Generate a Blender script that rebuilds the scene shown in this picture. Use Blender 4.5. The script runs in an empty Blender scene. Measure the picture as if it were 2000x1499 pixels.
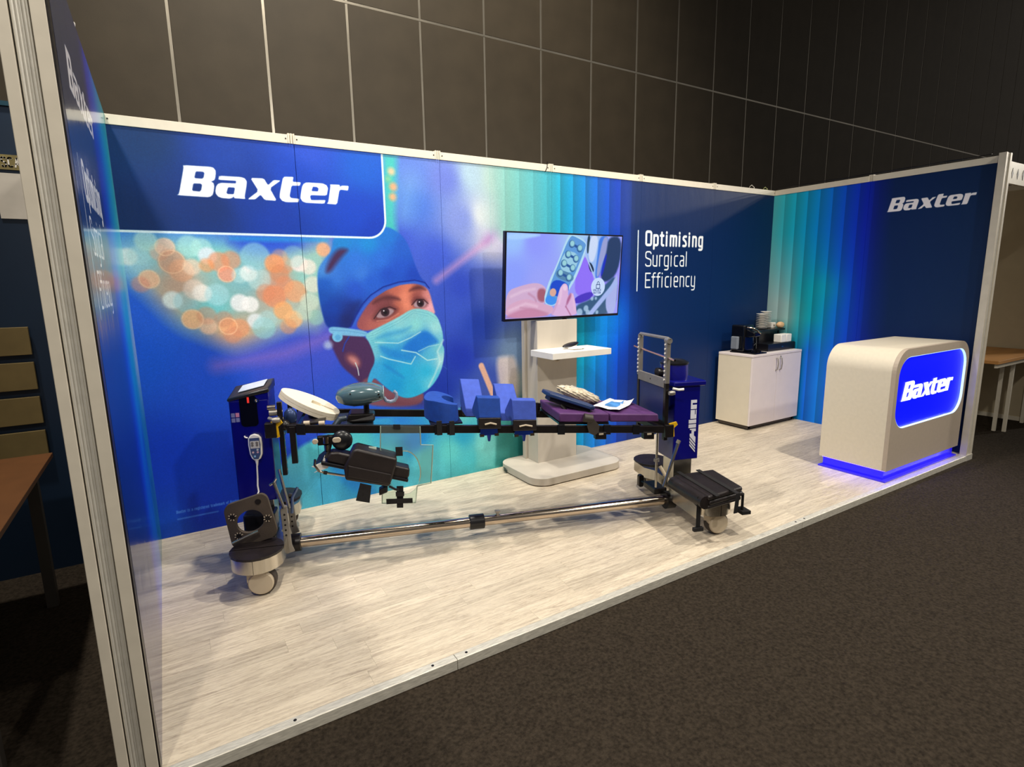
import bpy, bmesh, math, random
import numpy as np
from mathutils import Vector, Matrix
random.seed(7); rng = np.random.default_rng(7)
scn = bpy.context.scene
COL = scn.collection

# ------------------------------------------------------------------ camera
cam_d = bpy.data.cameras.new('camera'); cam = bpy.data.objects.new('camera', cam_d); COL.objects.link(cam)
CX, CY, CZ = 0.2089, -3.8956, 1.5305
yaw, pitch, roll = 0.55027, -0.179657, -0.0156873
FPX = 1093.287
cyw, syw, cp, sp, cr, sr = math.cos(yaw), math.sin(yaw), math.cos(pitch), math.sin(pitch), math.cos(roll), math.sin(roll)
fwd = Vector((syw*cp, cyw*cp, sp)); rt = Vector((cyw, -syw, 0)); up0 = rt.cross(fwd)
right = cr*rt + sr*up0; up = -sr*rt + cr*up0
M = Matrix((right, up, -fwd)).transposed().to_4x4(); M.translation = (CX, CY, CZ)
cam.matrix_world = M
cam_d.sensor_width = 36; cam_d.lens = FPX*36/2000; cam_d.clip_start = 0.02; cam_d.clip_end = 200
scn.camera = cam

# ------------------------------------------------------------------ world, lights, exposure
scn.view_settings.view_transform = 'Standard'; scn.view_settings.look = 'None'
scn.view_settings.gamma = 1; scn.view_settings.use_curve_mapping = False
scn.view_settings.exposure = 0.10
wd = bpy.data.worlds.new('hall'); scn.world = wd; wd.use_nodes = True
bgn = wd.node_tree.nodes['Background']
bgn.inputs[0].default_value = (1.0, 0.93, 0.84, 1); bgn.inputs[1].default_value = 0.16
def lamp(name, loc, target, power, size, col=(1, .93, .82), spot=None, blend=.4):
    if spot:
        d = bpy.data.lights.new(name, 'SPOT'); d.spot_size = math.radians(spot); d.spot_blend = blend; d.shadow_soft_size = size
    else:
        d = bpy.data.lights.new(name, 'AREA'); d.shape = 'DISK'; d.size = size
    d.energy = power; d.color = col
    o = bpy.data.objects.new(name, d); COL.objects.link(o); o.location = loc
    o.rotation_euler = (Vector(target)-Vector(loc)).to_track_quat('-Z', 'Y').to_euler()
    o['kind'] = 'helper'
    return o
lamp('hall_spot_right', (4.3, -3.6, 5.4), (2.4, -1.0, 0), 640, .10, spot=88, blend=.6)
lamp('hall_spot_front', (3.4, -7.6, 6.0), (3.2, -.6, .6), 640, .14, spot=64, blend=.6)
lamp('hall_spot_left', (-.9, -4.9, 5.0), (3.0, -.5, .5), 380, .12, spot=66, blend=.5)
lamp('hall_spot_over_centre', (1.9, -1.05, 5.8), (2.4, -1.2, 0), 520, .10, spot=80, blend=.7)
lamp('hall_spot_over_left', (-.95, -.95, 5.6), (1.2, -1.1, 0), 560, .10, spot=95, blend=.7)
lamp('hall_spot_far', (18.0, -5.0, 5.0), (3.5, 0, 1.8), 1300, .2, spot=40, blend=.5)
lamp('hall_spot_mid', (13.0, -4.0, 5.5), (3.5, 0, 1.8), 600, .2, spot=45, blend=.5)
lamp('hall_wash_wall', (2.5, -2.0, 10.5), (3.2, 3.9, 4.0), 3400, 1.2, col=(1, .9, .74), spot=84, blend=.9)

# ------------------------------------------------------------------ helpers
def s2l(c):
    c = c/255.0
    return c/12.92 if c <= .04045 else ((c+.055)/1.055)**2.4
def rgb(*c): return tuple(s2l(x) for x in c)+(1,)
MATS = {}
def mat(name, col, rough=.5, metal=0., var=.06, scale=12., bump=0., bscale=200., spec=.5, emit=None, estr=1., coat=0., stretch=None, trans=0., ior=1.45):
    if name in MATS: return MATS[name]
    m = bpy.data.materials.new(name); m.use_nodes = True
    nt = m.node_tree; n = nt.nodes; lk = nt.links
    b = n['Principled BSDF']
    b.inputs['Roughness'].default_value = rough; b.inputs['Metallic'].default_value = metal
    b.inputs['Specular IOR Level'].default_value = spec; b.inputs['Coat Weight'].default_value = coat
    b.inputs['Transmission Weight'].default_value = trans; b.inputs['IOR'].default_value = ior
    tc = n.new('ShaderNodeTexCoord'); mp = n.new('ShaderNodeMapping'); lk.new(tc.outputs['Object'], mp.inputs[0])
    if stretch: mp.inputs['Scale'].default_value = stretch
    nz = n.new('ShaderNodeTexNoise'); nz.inputs['Scale'].default_value = scale; nz.inputs['Detail'].default_value = 5
    lk.new(mp.outputs[0], nz.inputs['Vector'])
    rp = n.new('ShaderNodeValToRGB'); c = rgb(*col)
    rp.color_ramp.elements[0].position = .3; rp.color_ramp.elements[1].position = .7
    rp.color_ramp.elements[0].color = tuple(max(0, v*(1-var)) for v in c[:3])+(1,)
    rp.color_ramp.elements[1].color = tuple(min(1, v*(1+var)) for v in c[:3])+(1,)
    lk.new(nz.outputs['Fac'], rp.inputs[0]); lk.new(rp.outputs[0], b.inputs['Base Color'])
    if bump:
        n2 = n.new('ShaderNodeTexNoise'); n2.inputs['Scale'].default_value = bscale; n2.inputs['Detail'].default_value = 3
        lk.new(mp.outputs[0], n2.inputs['Vector'])
        bp = n.new('ShaderNodeBump'); bp.inputs['Strength'].default_value = bump; bp.inputs['Distance'].default_value = .004
        lk.new(n2.outputs['Fac'], bp.inputs['Height']); lk.new(bp.outputs[0], b.inputs['Normal'])
    if emit:
        b.inputs['Emission Color'].default_value = rgb(*emit); b.inputs['Emission Strength'].default_value = estr
    MATS[name] = m
    return m

class MB:
    """collects simple solids into one bmesh"""
    def __init__(s): s.bm = bmesh.new()
    def box(s, x0, x1, y0, y1, z0, z1):
        vs = [s.bm.verts.new(p) for p in ((x0,y0,z0),(x1,y0,z0),(x1,y1,z0),(x0,y1,z0),(x0,y0,z1),(x1,y0,z1),(x1,y1,z1),(x0,y1,z1))]
        for f in ((0,3,2,1),(4,5,6,7),(0,1,5,4),(1,2,6,5),(2,3,7,6),(3,0,4,7)): s.bm.faces.new([vs[i] for i in f])
        return s
    def hexa(s, lo, hi):
        """two quads (4 points each) joined to a solid"""
        a = [s.bm.verts.new(p) for p in lo]; b = [s.bm.verts.new(p) for p in hi]
        s.bm.faces.new(a[::-1]); s.bm.faces.new(b)
        for i in range(len(a)):
            j = (i+1) % len(a); s.bm.faces.new((a[i], a[j], b[j], b[i]))
        return s
    def prism(s, pts, ext):
        e = Vector(ext); lo = [Vector(p) for p in pts]
        return s.hexa(lo, [p+e for p in lo])
    def ring(s, outer, inner, ext):
        """polygon with one or more holes, extruded"""
        e = Vector(ext); loops = [outer]+(inner if isinstance(inner[0][0], (list, tuple, Vector)) else [inner])
        es = []; tops = []; edges = []
        for lp in loops:
            a = [s.bm.verts.new(Vector(p)) for p in lp]; b = [s.bm.verts.new(Vector(p)+e) for p in lp]
            for i in range(len(a)):
                j = (i+1) % len(a); s.bm.faces.new((a[i], a[j], b[j], b[i]))
            for L in (a, b): edges.append([s.bm.edges.get((L[i], L[(i+1) % len(L)])) for i in range(len(L))])
        for k in (0, 1):
            ed = [x for L in edges[k::2] for x in L]
            bmesh.ops.triangle_fill(s.bm, edges=ed, use_beauty=True)
        return s
    def cyl(s, p0, p1, r, seg=16, r1=None, caps=True):
        p0 = Vector(p0); p1 = Vector(p1); d = (p1-p0).normalized(); r1 = r if r1 is None else r1
        a = d.orthogonal().normalized(); b = d.cross(a)
        A = []; B = []
        for i in range(seg):
            t = 2*math.pi*i/seg; v = a*math.cos(t)+b*math.sin(t)
            A.append(s.bm.verts.new(p0+v*r)); B.append(s.bm.verts.new(p1+v*r1))
        for i in range(seg):
            j = (i+1) % seg; s.bm.faces.new((A[i], A[j], B[j], B[i]))
        if caps: s.bm.faces.new(A[::-1]); s.bm.faces.new(B)
        return s
    def tube(s, pts, r, seg=8):
        pts = [Vector(p) for p in pts]; rings = []; prev = None
        for i, p in enumerate(pts):
            d = (pts[min(i+1, len(pts)-1)]-pts[max(i-1, 0)]).normalized()
            a = (d.orthogonal() if prev is None else prev-d*prev.dot(d)).normalized(); prev = a; b = d.cross(a)
            rings.append([s.bm.verts.new(p+(a*math.cos(2*math.pi*k/seg)+b*math.sin(2*math.pi*k/seg))*r) for k in range(seg)])
        for i in range(len(rings)-1):
            for k in range(seg):
                j = (k+1) % seg; s.bm.faces.new((rings[i][k], rings[i][j], rings[i+1][j], rings[i+1][k]))
        s.bm.faces.new(rings[0][::-1]); s.bm.faces.new(rings[-1])
        return s
    def lathe(s, prof, c, seg=24, axis='z'):
        rings = []
        for r, h in prof:
            rr = []
            for k in range(seg):
                t = 2*math.pi*k/seg; x, y = r*math.cos(t), r*math.sin(t)
                p = {'z': (x, y, h), 'y': (x, h, y), 'x': (h, x, y)}[axis]
                rr.append(s.bm.verts.new(Vector(c)+Vector(p)))
            rings.append(rr)
        for i in range(len(rings)-1):
            for k in range(seg):
                j = (k+1) % seg; s.bm.faces.new((rings[i][k], rings[i][j], rings[i+1][j], rings[i+1][k]))
        s.bm.faces.new(rings[0][::-1]); s.bm.faces.new(rings[-1])
        return s
    def blob(s, c, r, sub=3, fn=None, rot=None):
        res = bmesh.ops.create_icosphere(s.bm, subdivisions=sub, radius=1)
        for v in res['verts']:
            p = v.co.copy()
            k = fn(p) if fn else 1
            q = Vector((p.x*r[0], p.y*r[1], p.z*r[2]))*k
            if rot: q = rot @ q
            v.co = q+Vector(c)
        return s
    def xform(s, m):
        for v in s.bm.verts: v.co = m @ v.co
        return s
    def obj(s, name, m, parent=None, bevel=0., smooth=False, seg=2, subsurf=0, **kw):
        bmesh.ops.recalc_face_normals(s.bm, faces=s.bm.faces)
        me = bpy.data.meshes.new(name); s.bm.to_mesh(me); s.bm.free()
        if smooth:
            me.polygons.foreach_set('use_smooth', [True]*len(me.polygons)); me.set_sharp_from_angle(angle=math.radians(42))
        me.materials.append(m)
        o = bpy.data.objects.new(name, me); COL.objects.link(o)
        if parent: o.parent = parent
        if bevel:
            md = o.modifiers.new('bevel', 'BEVEL'); md.width = bevel; md.segments = seg; md.limit_method = 'ANGLE'; md.angle_limit = math.radians(40)
        if subsurf:
            md = o.modifiers.new('sub', 'SUBSURF'); md.levels = subsurf; md.render_levels = subsurf
        for k, v in kw.items(): o[k] = v
        return o
def box(name, m, x0, x1, y0, y1, z0, z1, parent=None, bevel=0., **kw): return MB().box(x0, x1, y0, y1, z0, z1).obj(name, m, parent, bevel, **kw)
def empty(name, loc=(0,0,0), rz=0, label=None, category=None, group=None, kind=None, parent=None):
    o = bpy.data.objects.new(name, None); COL.objects.link(o); o.location = loc; o.rotation_euler = (0,0,rz); o.empty_display_size = .05
    if parent: o.parent = parent
    for k, v in (('label', label), ('category', category), ('group', group), ('kind', kind)):
        if v: o[k] = v
    return o
def copy_tree(o, parent=None):
    c = o.copy(); COL.objects.link(c); c.parent = parent
    for ch in list(o.children): copy_tree(ch, c)
    return c
def rrect(cx, cz, w, h, r, n=6):
    """rounded rectangle outline in 2D"""
    out = []
    for sx, sz, a0 in ((1,1,0),(-1,1,90),(-1,-1,180),(1,-1,270)):
        for i in range(n+1):
            t = math.radians(a0+90*i/n); out.append((cx+sx*(w/2-r)+r*math.cos(t), cz+sz*(h/2-r)+r*math.sin(t)))
    return out

LOGO=[[(48,175,187,178,204,174,214,159,213,140,207,113,200,102,184,94,196,87,198,69,192,39,185,19,173,8,155,3,0,5,9,13,15,30,44,142,48,160),(109,145,147,146,153,140,147,116,139,107,98,107),(90,77,128,78,134,71,127,43,118,33,79,35)],[(230,131,348,133,369,127,379,110,375,84,359,20,361,5,300,6,297,16,290,8,274,2,233,3,213,10,202,26,201,42,207,67,218,83,236,91,311,93,317,95,319,107,313,108,223,107),(272,68,309,68,300,32,292,29,266,29,260,35)],[(400,132,477,135,498,96,534,130,576,130,507,78,542,5,471,6,450,36,416,6,372,4,440,58)],[(591,154,654,158,646,128,696,128,688,106,638,104,621,39,629,28,678,26,672,4,598,0,573,7,560,26,563,52)],[(730,130,831,132,857,122,865,102,853,56,753,53,747,44,751,23,766,23,844,28,834,4,720,3,697,10,686,28,688,49,701,102,712,120),(769,106,793,106,804,97,798,79,758,79)],[(879,129,942,131,943,118,956,127,1002,128,995,97,948,100,937,92,916,3,849,5,860,17,881,118)]]
ART=[
('B',(43,1709,60,130,215,25,1129,15,85,215,135,490,5,58,200,291,122,5,50,185,117,62,5,70,195,426,902,28,82,215,856,991,60,80,205,963,699,45,80,205,158,1419,30,92,220,616,401,10,50,180,2057,2276,100,120,210,1809,2083,70,115,215,1678,1797,55,85,205,2290,2331,165,195,215,2444,2325,190,215,205,2171,1993,120,140,215,2370,2039,205,215,220,2432,1850,190,190,215,2062,1350,50,80,195,2154,1502,42,70,190,2377,1498,75,100,205,2277,1183,32,65,180,2603,955,120,150,190,2405,762,55,80,175,2135,952,25,52,175,2305,562,60,80,170,2649,693,150,165,165,2722,464,70,130,130,1335,1019,35,75,205,1129,1107,60,80,205,1952,1728,55,85,205,1628,2243,80,130,210,1780,2289,90,125,215,1951,729,20,50,165,2117,462,60,100,185,1306,579,30,90,215,810,437,25,70,200)),
('G',(804,366,85,180,205,1008,402,80,190,205,1055,93,60,165,210,1294,391,80,195,205,1279,162,30,140,215,1514,235,90,195,205,1528,469,60,170,215,1723,358,20,130,215,1799,182,85,190,205,2019,226,90,200,205,2135,333,40,160,200,2197,108,70,185,200,2343,213,120,205,205,2540,224,50,140,135,2717,104,15,110,110,2587,36,40,130,125,879,57,75,175,205,1610,535,40,130,220,2118,482,90,190,200,722,165,70,165,205),1,9,1,(644,-183,698,368,752,322,806,384,918,462,1086,507,1269,576,1533,565,1818,585,2120,545,2400,550,2750,594,2820,-289,756,-214)),
('P',(30,130,215),0.7,14,1,(1077,390,1242,169,1423,13,1400,-42,1199,81,1037,323)),
('P',(35,140,220),0.6,14,1,(1306,586,1690,503,1644,411,1374,473)),
('P',(110,205,205),0.6,12,0,(2252,357,2433,351,2411,15,2242,34)),
('P',(35,105,100),0.55,7,0,(2443,349,2773,367,2769,2,2425,12)),
('L',(35,110,140),0.35,2,3,(1107,310,880,75)),
('L',(235,180,150),0.9,10,56,(2314,875,2471,498)),
('P',(225,205,195),0.75,14,1,(2447,925,2530,939,2663,920,2656,473,2520,469,2475,669)),
('P',(60,80,180),0.5,8,1,(2398,846,2520,491,2456,500)),
('L',(205,150,200),0.55,40,58,(1952,1550,2410,1857)),
('L',(150,110,190),0.4,60,80,(2387,1849,2551,1970)),
('L',(120,100,200),0.75,70,95,(454,1045,864,1092,1170,1191)),
('P',(40,80,205),1,30,1,(924,1814,1181,1820,1109,1653,916,1718,684,1808)),
('G',(67,1709,150,200,225,199,1796,130,190,190,299,1534,190,160,140,475,1407,110,190,195,664,1590,120,180,190,838,1524,190,150,130,1032,1587,140,195,190,545,1246,200,160,130,883,1326,170,190,180,457,1773,120,195,195),1,38,1,(13,1814,599,1818,649,1746,793,1716,917,1734,1048,1784,1217,1854,1139,1245,925,1257,811,1214,594,1146,508,1159,402,1224,274,1293,183,1418,118,1508,65,1581,5,1624)),
('P',(35,80,205),1,26,1,(570,1811,1050,1817,919,1756,751,1741,651,1770)),
('P',(20,150,215),0.8,10,1,(600,1830,1182,1833,1181,1813,598,1806)),
('C',(225,180,160),0.6,9,48,(218,1730)),
('C',(240,195,170),0.8,9,51,(251,1760)),
('C',(225,235,235),0.8,9,48,(64,1704)),
('C',(190,225,215),0.6,9,57,(161,1793)),
('C',(175,215,220),0.5,9,55,(118,1710)),
('C',(240,185,150),0.85,9,52,(154,1578)),
('C',(225,140,120),0.5,9,46,(109,1549)),
('C',(215,150,120),0.7,9,71,(277,1677)),
('C',(225,165,130),0.7,9,66,(320,1626)),
('C',(235,205,180),0.7,9,48,(376,1647)),
('C',(170,220,215),0.6,9,63,(375,1768)),
('C',(175,225,220),0.6,9,57,(437,1759)),
('C',(225,238,238),0.8,9,52,(258,1455)),
('C',(150,205,215),0.5,9,63,(323,1443)),
('C',(225,205,190),0.7,9,59,(376,1514)),
('C',(238,232,225),0.8,9,52,(415,1492)),
('C',(170,215,225),0.55,9,66,(494,1480)),
('C',(220,228,240),0.8,9,50,(465,1713)),
('C',(228,150,110),0.7,9,59,(522,1678)),
('C',(240,150,120),0.8,9,50,(558,1605)),
('C',(225,140,100),0.6,9,55,(590,1689)),
('C',(240,150,90),0.6,9,41,(455,1657)),
('C',(240,238,238),0.85,9,50,(681,1609)),
('C',(185,215,215),0.6,9,69,(738,1571)),
('C',(140,200,215),0.6,9,86,(730,1711)),
('C',(190,225,225),0.5,9,46,(630,1594)),
('C',(235,150,95),0.8,9,59,(838,1668)),
('C',(215,145,110),0.6,9,54,(900,1658)),
('C',(205,130,90),0.5,9,57,(864,1603)),
('C',(245,225,225),0.8,9,52,(987,1669)),
('C',(240,225,215),0.7,9,50,(1045,1647)),
('C',(150,205,200),0.4,9,69,(958,1713)),
('C',(225,140,100),0.75,9,71,(821,1461)),
('C',(215,140,105),0.6,9,54,(890,1537)),
('C',(228,160,115),0.75,9,71,(951,1491)),
('C',(215,135,100),0.5,9,57,(771,1484)),
('C',(235,235,238),0.85,9,54,(615,1428)),
('C',(240,240,240),0.85,9,50,(673,1416)),
('C',(228,236,242),0.8,9,48,(694,1311)),
('C',(140,205,210),0.6,9,69,(741,1264)),
('C',(170,215,220),0.5,9,57,(767,1318)),
('C',(245,185,135),0.85,9,59,(349,1338)),
('C',(235,190,160),0.75,9,50,(428,1292)),
('C',(205,140,110),0.5,9,55,(425,1356)),
('C',(245,180,130),0.85,9,54,(537,1286)),
('C',(232,155,110),0.65,9,57,(600,1272)),
('C',(215,140,110),0.5,9,51,(557,1231)),
('C',(200,130,100),0.5,9,51,(517,1330)),
('C',(238,170,110),0.8,9,59,(866,1370)),
('C',(240,185,130),0.8,9,57,(925,1311)),
('C',(225,150,100),0.5,9,51,(889,1267)),
('C',(225,220,205),0.7,9,55,(1064,1534)),
('C',(205,222,205),0.6,9,59,(1033,1421)),
('C',(140,195,185),0.6,9,51,(1070,1316)),
('C',(235,165,120),0.8,9,46,(1148,1760)),
('C',(190,215,200),0.5,9,51,(995,1353)),
('C',(235,160,110),0.4,9,48,(873,1712)),
('R',(250,215,175),0.5,5,49,(154,1578)),
('R',(250,215,175),0.5,5,56,(349,1338)),
('R',(250,215,175),0.5,5,50,(537,1286)),
('R',(250,215,175),0.5,5,48,(251,1760)),
('R',(250,215,175),0.5,5,66,(277,1677)),
('R',(250,215,175),0.5,5,47,(558,1605)),
('P',(60,190,180),0.9,16,0,(1594,2407,1692,2400,1660,2006,1664,1884,1571,1881)),
('C',(225,190,150),0.85,14,26,(1646,2295)),
('C',(235,160,110),0.85,14,28,(1655,2194)),
('C',(240,165,110),0.85,14,26,(1648,2126)),
('C',(120,190,150),0.85,14,22,(1621,2243)),
('P',(120,180,225),0.5,60,1,(1741,2269,1837,2259,1766,2011,1688,1972)),
('P',(70,42,88),1,5,1,(1120,1221,1396,1187,1460,1039,1456,975,1410,824,1337,832,1304,881,1221,961,1183,1043)),
('P',(120,75,90),1,6,1,(1329,851,1432,886,1538,763,1710,685,1819,731,1803,620,1531,641,1346,684)),
('P',(95,50,70),0.6,16,1,(1517,728,1669,662,1809,644,1803,620,1531,641)),
('G',(1355,1252,150,80,85,1425,1363,140,75,85,1453,1237,170,95,90,1575,1411,110,58,65,1635,1481,185,100,85,1700,1443,225,135,110,1706,1380,225,135,110,1647,1363,175,95,80,1731,1497,210,120,95,1810,1495,150,80,75,1878,1457,205,130,130,1893,1355,225,165,180,1787,1432,130,65,65,1518,1395,120,62,70,1529,1269,185,105,95),1,4,1,(1323,1236,1378,1330,1446,1415,1542,1483,1656,1523,1782,1532,1870,1503,1898,1457,1919,1363,1941,1287,1762,1332,1643,1273,1414,1195)),
('P',(140,80,85),1,14,1,(1254,1055,1306,1051,1347,994,1336,950,1292,972,1251,1011)),
('P',(215,150,150),0.8,12,1,(1270,1032,1313,1024,1333,986,1319,970,1281,1000)),
('L',(205,225,230),1,4,7,(1311,988,1325,947,1330,898)),
('P',(85,42,50),0.9,7,1,(1449,1393,1502,1431,1577,1451,1651,1436,1674,1408,1613,1419,1538,1425,1481,1396)),
('P',(85,42,50),0.9,7,1,(1725,1470,1761,1505,1821,1518,1878,1476,1829,1490,1779,1482)),
('P',(95,48,55),0.75,9,1,(1448,1300,1498,1364,1583,1388,1647,1363,1646,1336,1606,1302,1529,1269,1456,1273)),
('P',(158,132,142),1,3,1,(1471,1297,1515,1346,1581,1361,1620,1342,1592,1311,1530,1289)),
('C',(48,28,40),1,4,32,(1547,1333)),
('C',(15,10,20),1,3,13,(1549,1329)),
('C',(235,235,245),1,3,5,(1538,1342)),
('L',(40,20,32),1,4,6,(1464,1290,1515,1352,1582,1369,1626,1350)),
('L',(225,150,130),0.55,7,8,(1483,1272,1567,1277,1645,1318)),
('P',(90,45,52),0.75,9,1,(1741,1397,1777,1428,1836,1431,1885,1392,1863,1356,1783,1349)),
('P',(165,142,155),1,3,1,(1759,1376,1795,1409,1845,1404,1872,1381,1843,1356,1783,1354)),
('C',(48,28,40),1,4,29,(1819,1387)),
('C',(15,10,20),1,3,12,(1821,1384)),
('C',(235,235,245),1,3,5,(1811,1396)),
('L',(40,20,32),1,4,6,(1750,1376,1791,1415,1845,1414,1879,1383)),
('G',(1280,1816,20,125,205,1453,1811,15,130,210,1600,1866,20,110,205,1709,1799,25,85,195,1357,1683,40,110,215,1536,1693,35,105,215,1672,1640,25,80,200,1775,1586,20,65,185,1143,1541,20,85,190,1222,1582,45,110,210,1345,1495,30,80,200,1181,1372,12,60,165,1292,1368,20,50,140,1269,1282,18,35,110,1158,1288,12,50,150,1455,1554,28,88,205,1396,1606,50,115,215,1585,1597,22,75,195,1125,1624,60,130,210,1104,1459,15,75,175),1,4,1,(1218,1855,1207,1757,1155,1702,1106,1641,1093,1558,1096,1442,1114,1315,1134,1246,1196,1224,1296,1230,1332,1301,1381,1373,1448,1441,1542,1496,1656,1527,1772,1539,1841,1533,1894,1489,1871,1531,1828,1572,1789,1667,1749,1796,1712,1861,1640,1909,1590,1924,1459,1913)),
('P',(70,130,215),0.5,24,1,(1154,1682,1206,1715,1229,1682,1198,1607,1146,1583,1124,1608)),
('P',(62,38,82),1,10,1,(1252,1772,1311,1768,1305,1750,1273,1720,1228,1670,1186,1616,1152,1608,1164,1657,1207,1728)),
('P',(20,34,105),0.65,18,1,(1265,1352,1338,1401,1384,1417,1325,1332,1294,1255,1244,1292)),
('L',(14,38,140),1,4,9,(1294,1242,1333,1314,1382,1389,1449,1454,1543,1509,1657,1541,1783,1554,1861,1536,1894,1494)),
('L',(45,95,205),0.8,5,14,(1315,1249,1350,1313,1399,1377,1466,1436,1560,1489,1666,1527,1782,1541,1860,1520)),
('P',(115,180,225),1,3,1,(1143,1253,1240,1240,1415,1204,1408,1164,1280,1179,1148,1198)),
('L',(70,140,205),0.7,3,4,(1150,1228,1282,1212,1405,1185)),
('C',(115,190,232),1,4,36,(1200,1178)),
('C',(70,150,215),0.6,5,20,(1203,1173)),
('L',(30,60,170),1,5,9,(1279,1173,1246,1127,1229,1075)),
('C',(170,190,225),0.8,14,28,(1134,1126)),
('G',(1460,1192,130,205,215,1642,1264,135,205,215,1762,1323,130,200,210,1900,1279,130,205,215,1619,1192,115,200,220,1777,1229,130,210,215,1927,1202,150,215,222,1853,1131,25,120,215,1749,1072,20,115,210,1952,1057,110,195,215,1556,1086,60,165,215,1484,1128,105,195,215,1610,1027,35,140,215,1887,985,80,180,220,1969,959,160,215,225,1548,939,25,150,215,1681,889,30,165,220,1841,874,40,175,222,1598,803,20,150,215,1733,741,35,170,220,1878,792,90,195,225,1453,930,50,160,220,1433,1050,110,190,215),1,3,1,(1400,1183,1433,1203,1644,1291,1763,1357,1882,1331,1947,1291,1981,1199,1994,1122,1979,1075,2002,1034,1977,890,1909,779,1823,715,1690,680,1593,723,1484,825,1439,876,1414,824,1382,829,1407,907,1455,985,1442,1058,1415,1132,1394,1161)),
('P',(22,110,210),0.8,8,1,(1650,1061,1732,1120,1825,1189,1884,1158,1949,1106,1953,1081,1860,1064,1787,1027,1708,1038)),
('P',(25,125,210),0.65,9,1,(1473,1106,1537,1088,1630,1035,1707,1019,1755,987,1724,956,1627,988,1515,1025)),
('P',(30,130,205),0.45,8,1,(1462,1156,1562,1195,1697,1206,1757,1230,1676,1170,1560,1155,1475,1137)),
('P',(25,125,205),0.7,7,1,(1502,962,1548,949,1659,854,1668,834,1583,890)),
('L',(170,222,232),0.85,5,9,(1460,1122,1633,1104,1733,1139,1809,1176)),
('L',(185,230,235),0.85,5,9,(1496,1020,1551,995,1723,942,1760,996)),
('L',(185,230,235),0.85,5,10,(1655,1051,1767,1024,1855,959,1933,964)),
('L',(170,222,232),0.7,5,8,(1787,1032,1870,1063,1953,1072)),
('L',(195,230,235),0.6,10,16,(1991,1103,1940,1020,1958,941,1912,847,1856,756)),
('L',(85,165,190),0.9,2,3,(1441,1185,1642,1268,1762,1335,1881,1306,1941,1268)),
('L',(85,165,190),0.8,2,3,(1449,1171,1651,1252,1763,1318,1870,1290)),
('L',(80,165,195),0.7,2,3,(1420,1168,1451,1173)),
('L',(80,165,195),0.7,2,3,(1426,1152,1457,1157)),
('L',(80,165,195),0.7,2,3,(1432,1136,1463,1141)),
('L',(80,165,195),0.7,2,3,(1437,1120,1469,1125)),
('L',(80,165,195),0.7,2,3,(1443,1104,1475,1108)),
('L',(80,165,195),0.7,2,3,(1449,1087,1481,1092)),
('L',(80,165,195),0.7,2,3,(1455,1071,1487,1076)),
('L',(80,165,195),0.7,2,3,(1461,1055,1493,1059)),
('L',(80,165,195),0.7,2,3,(1467,1038,1499,1043)),
('L',(70,130,205),0.5,6,5,(1972,910,2014,877))]

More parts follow.
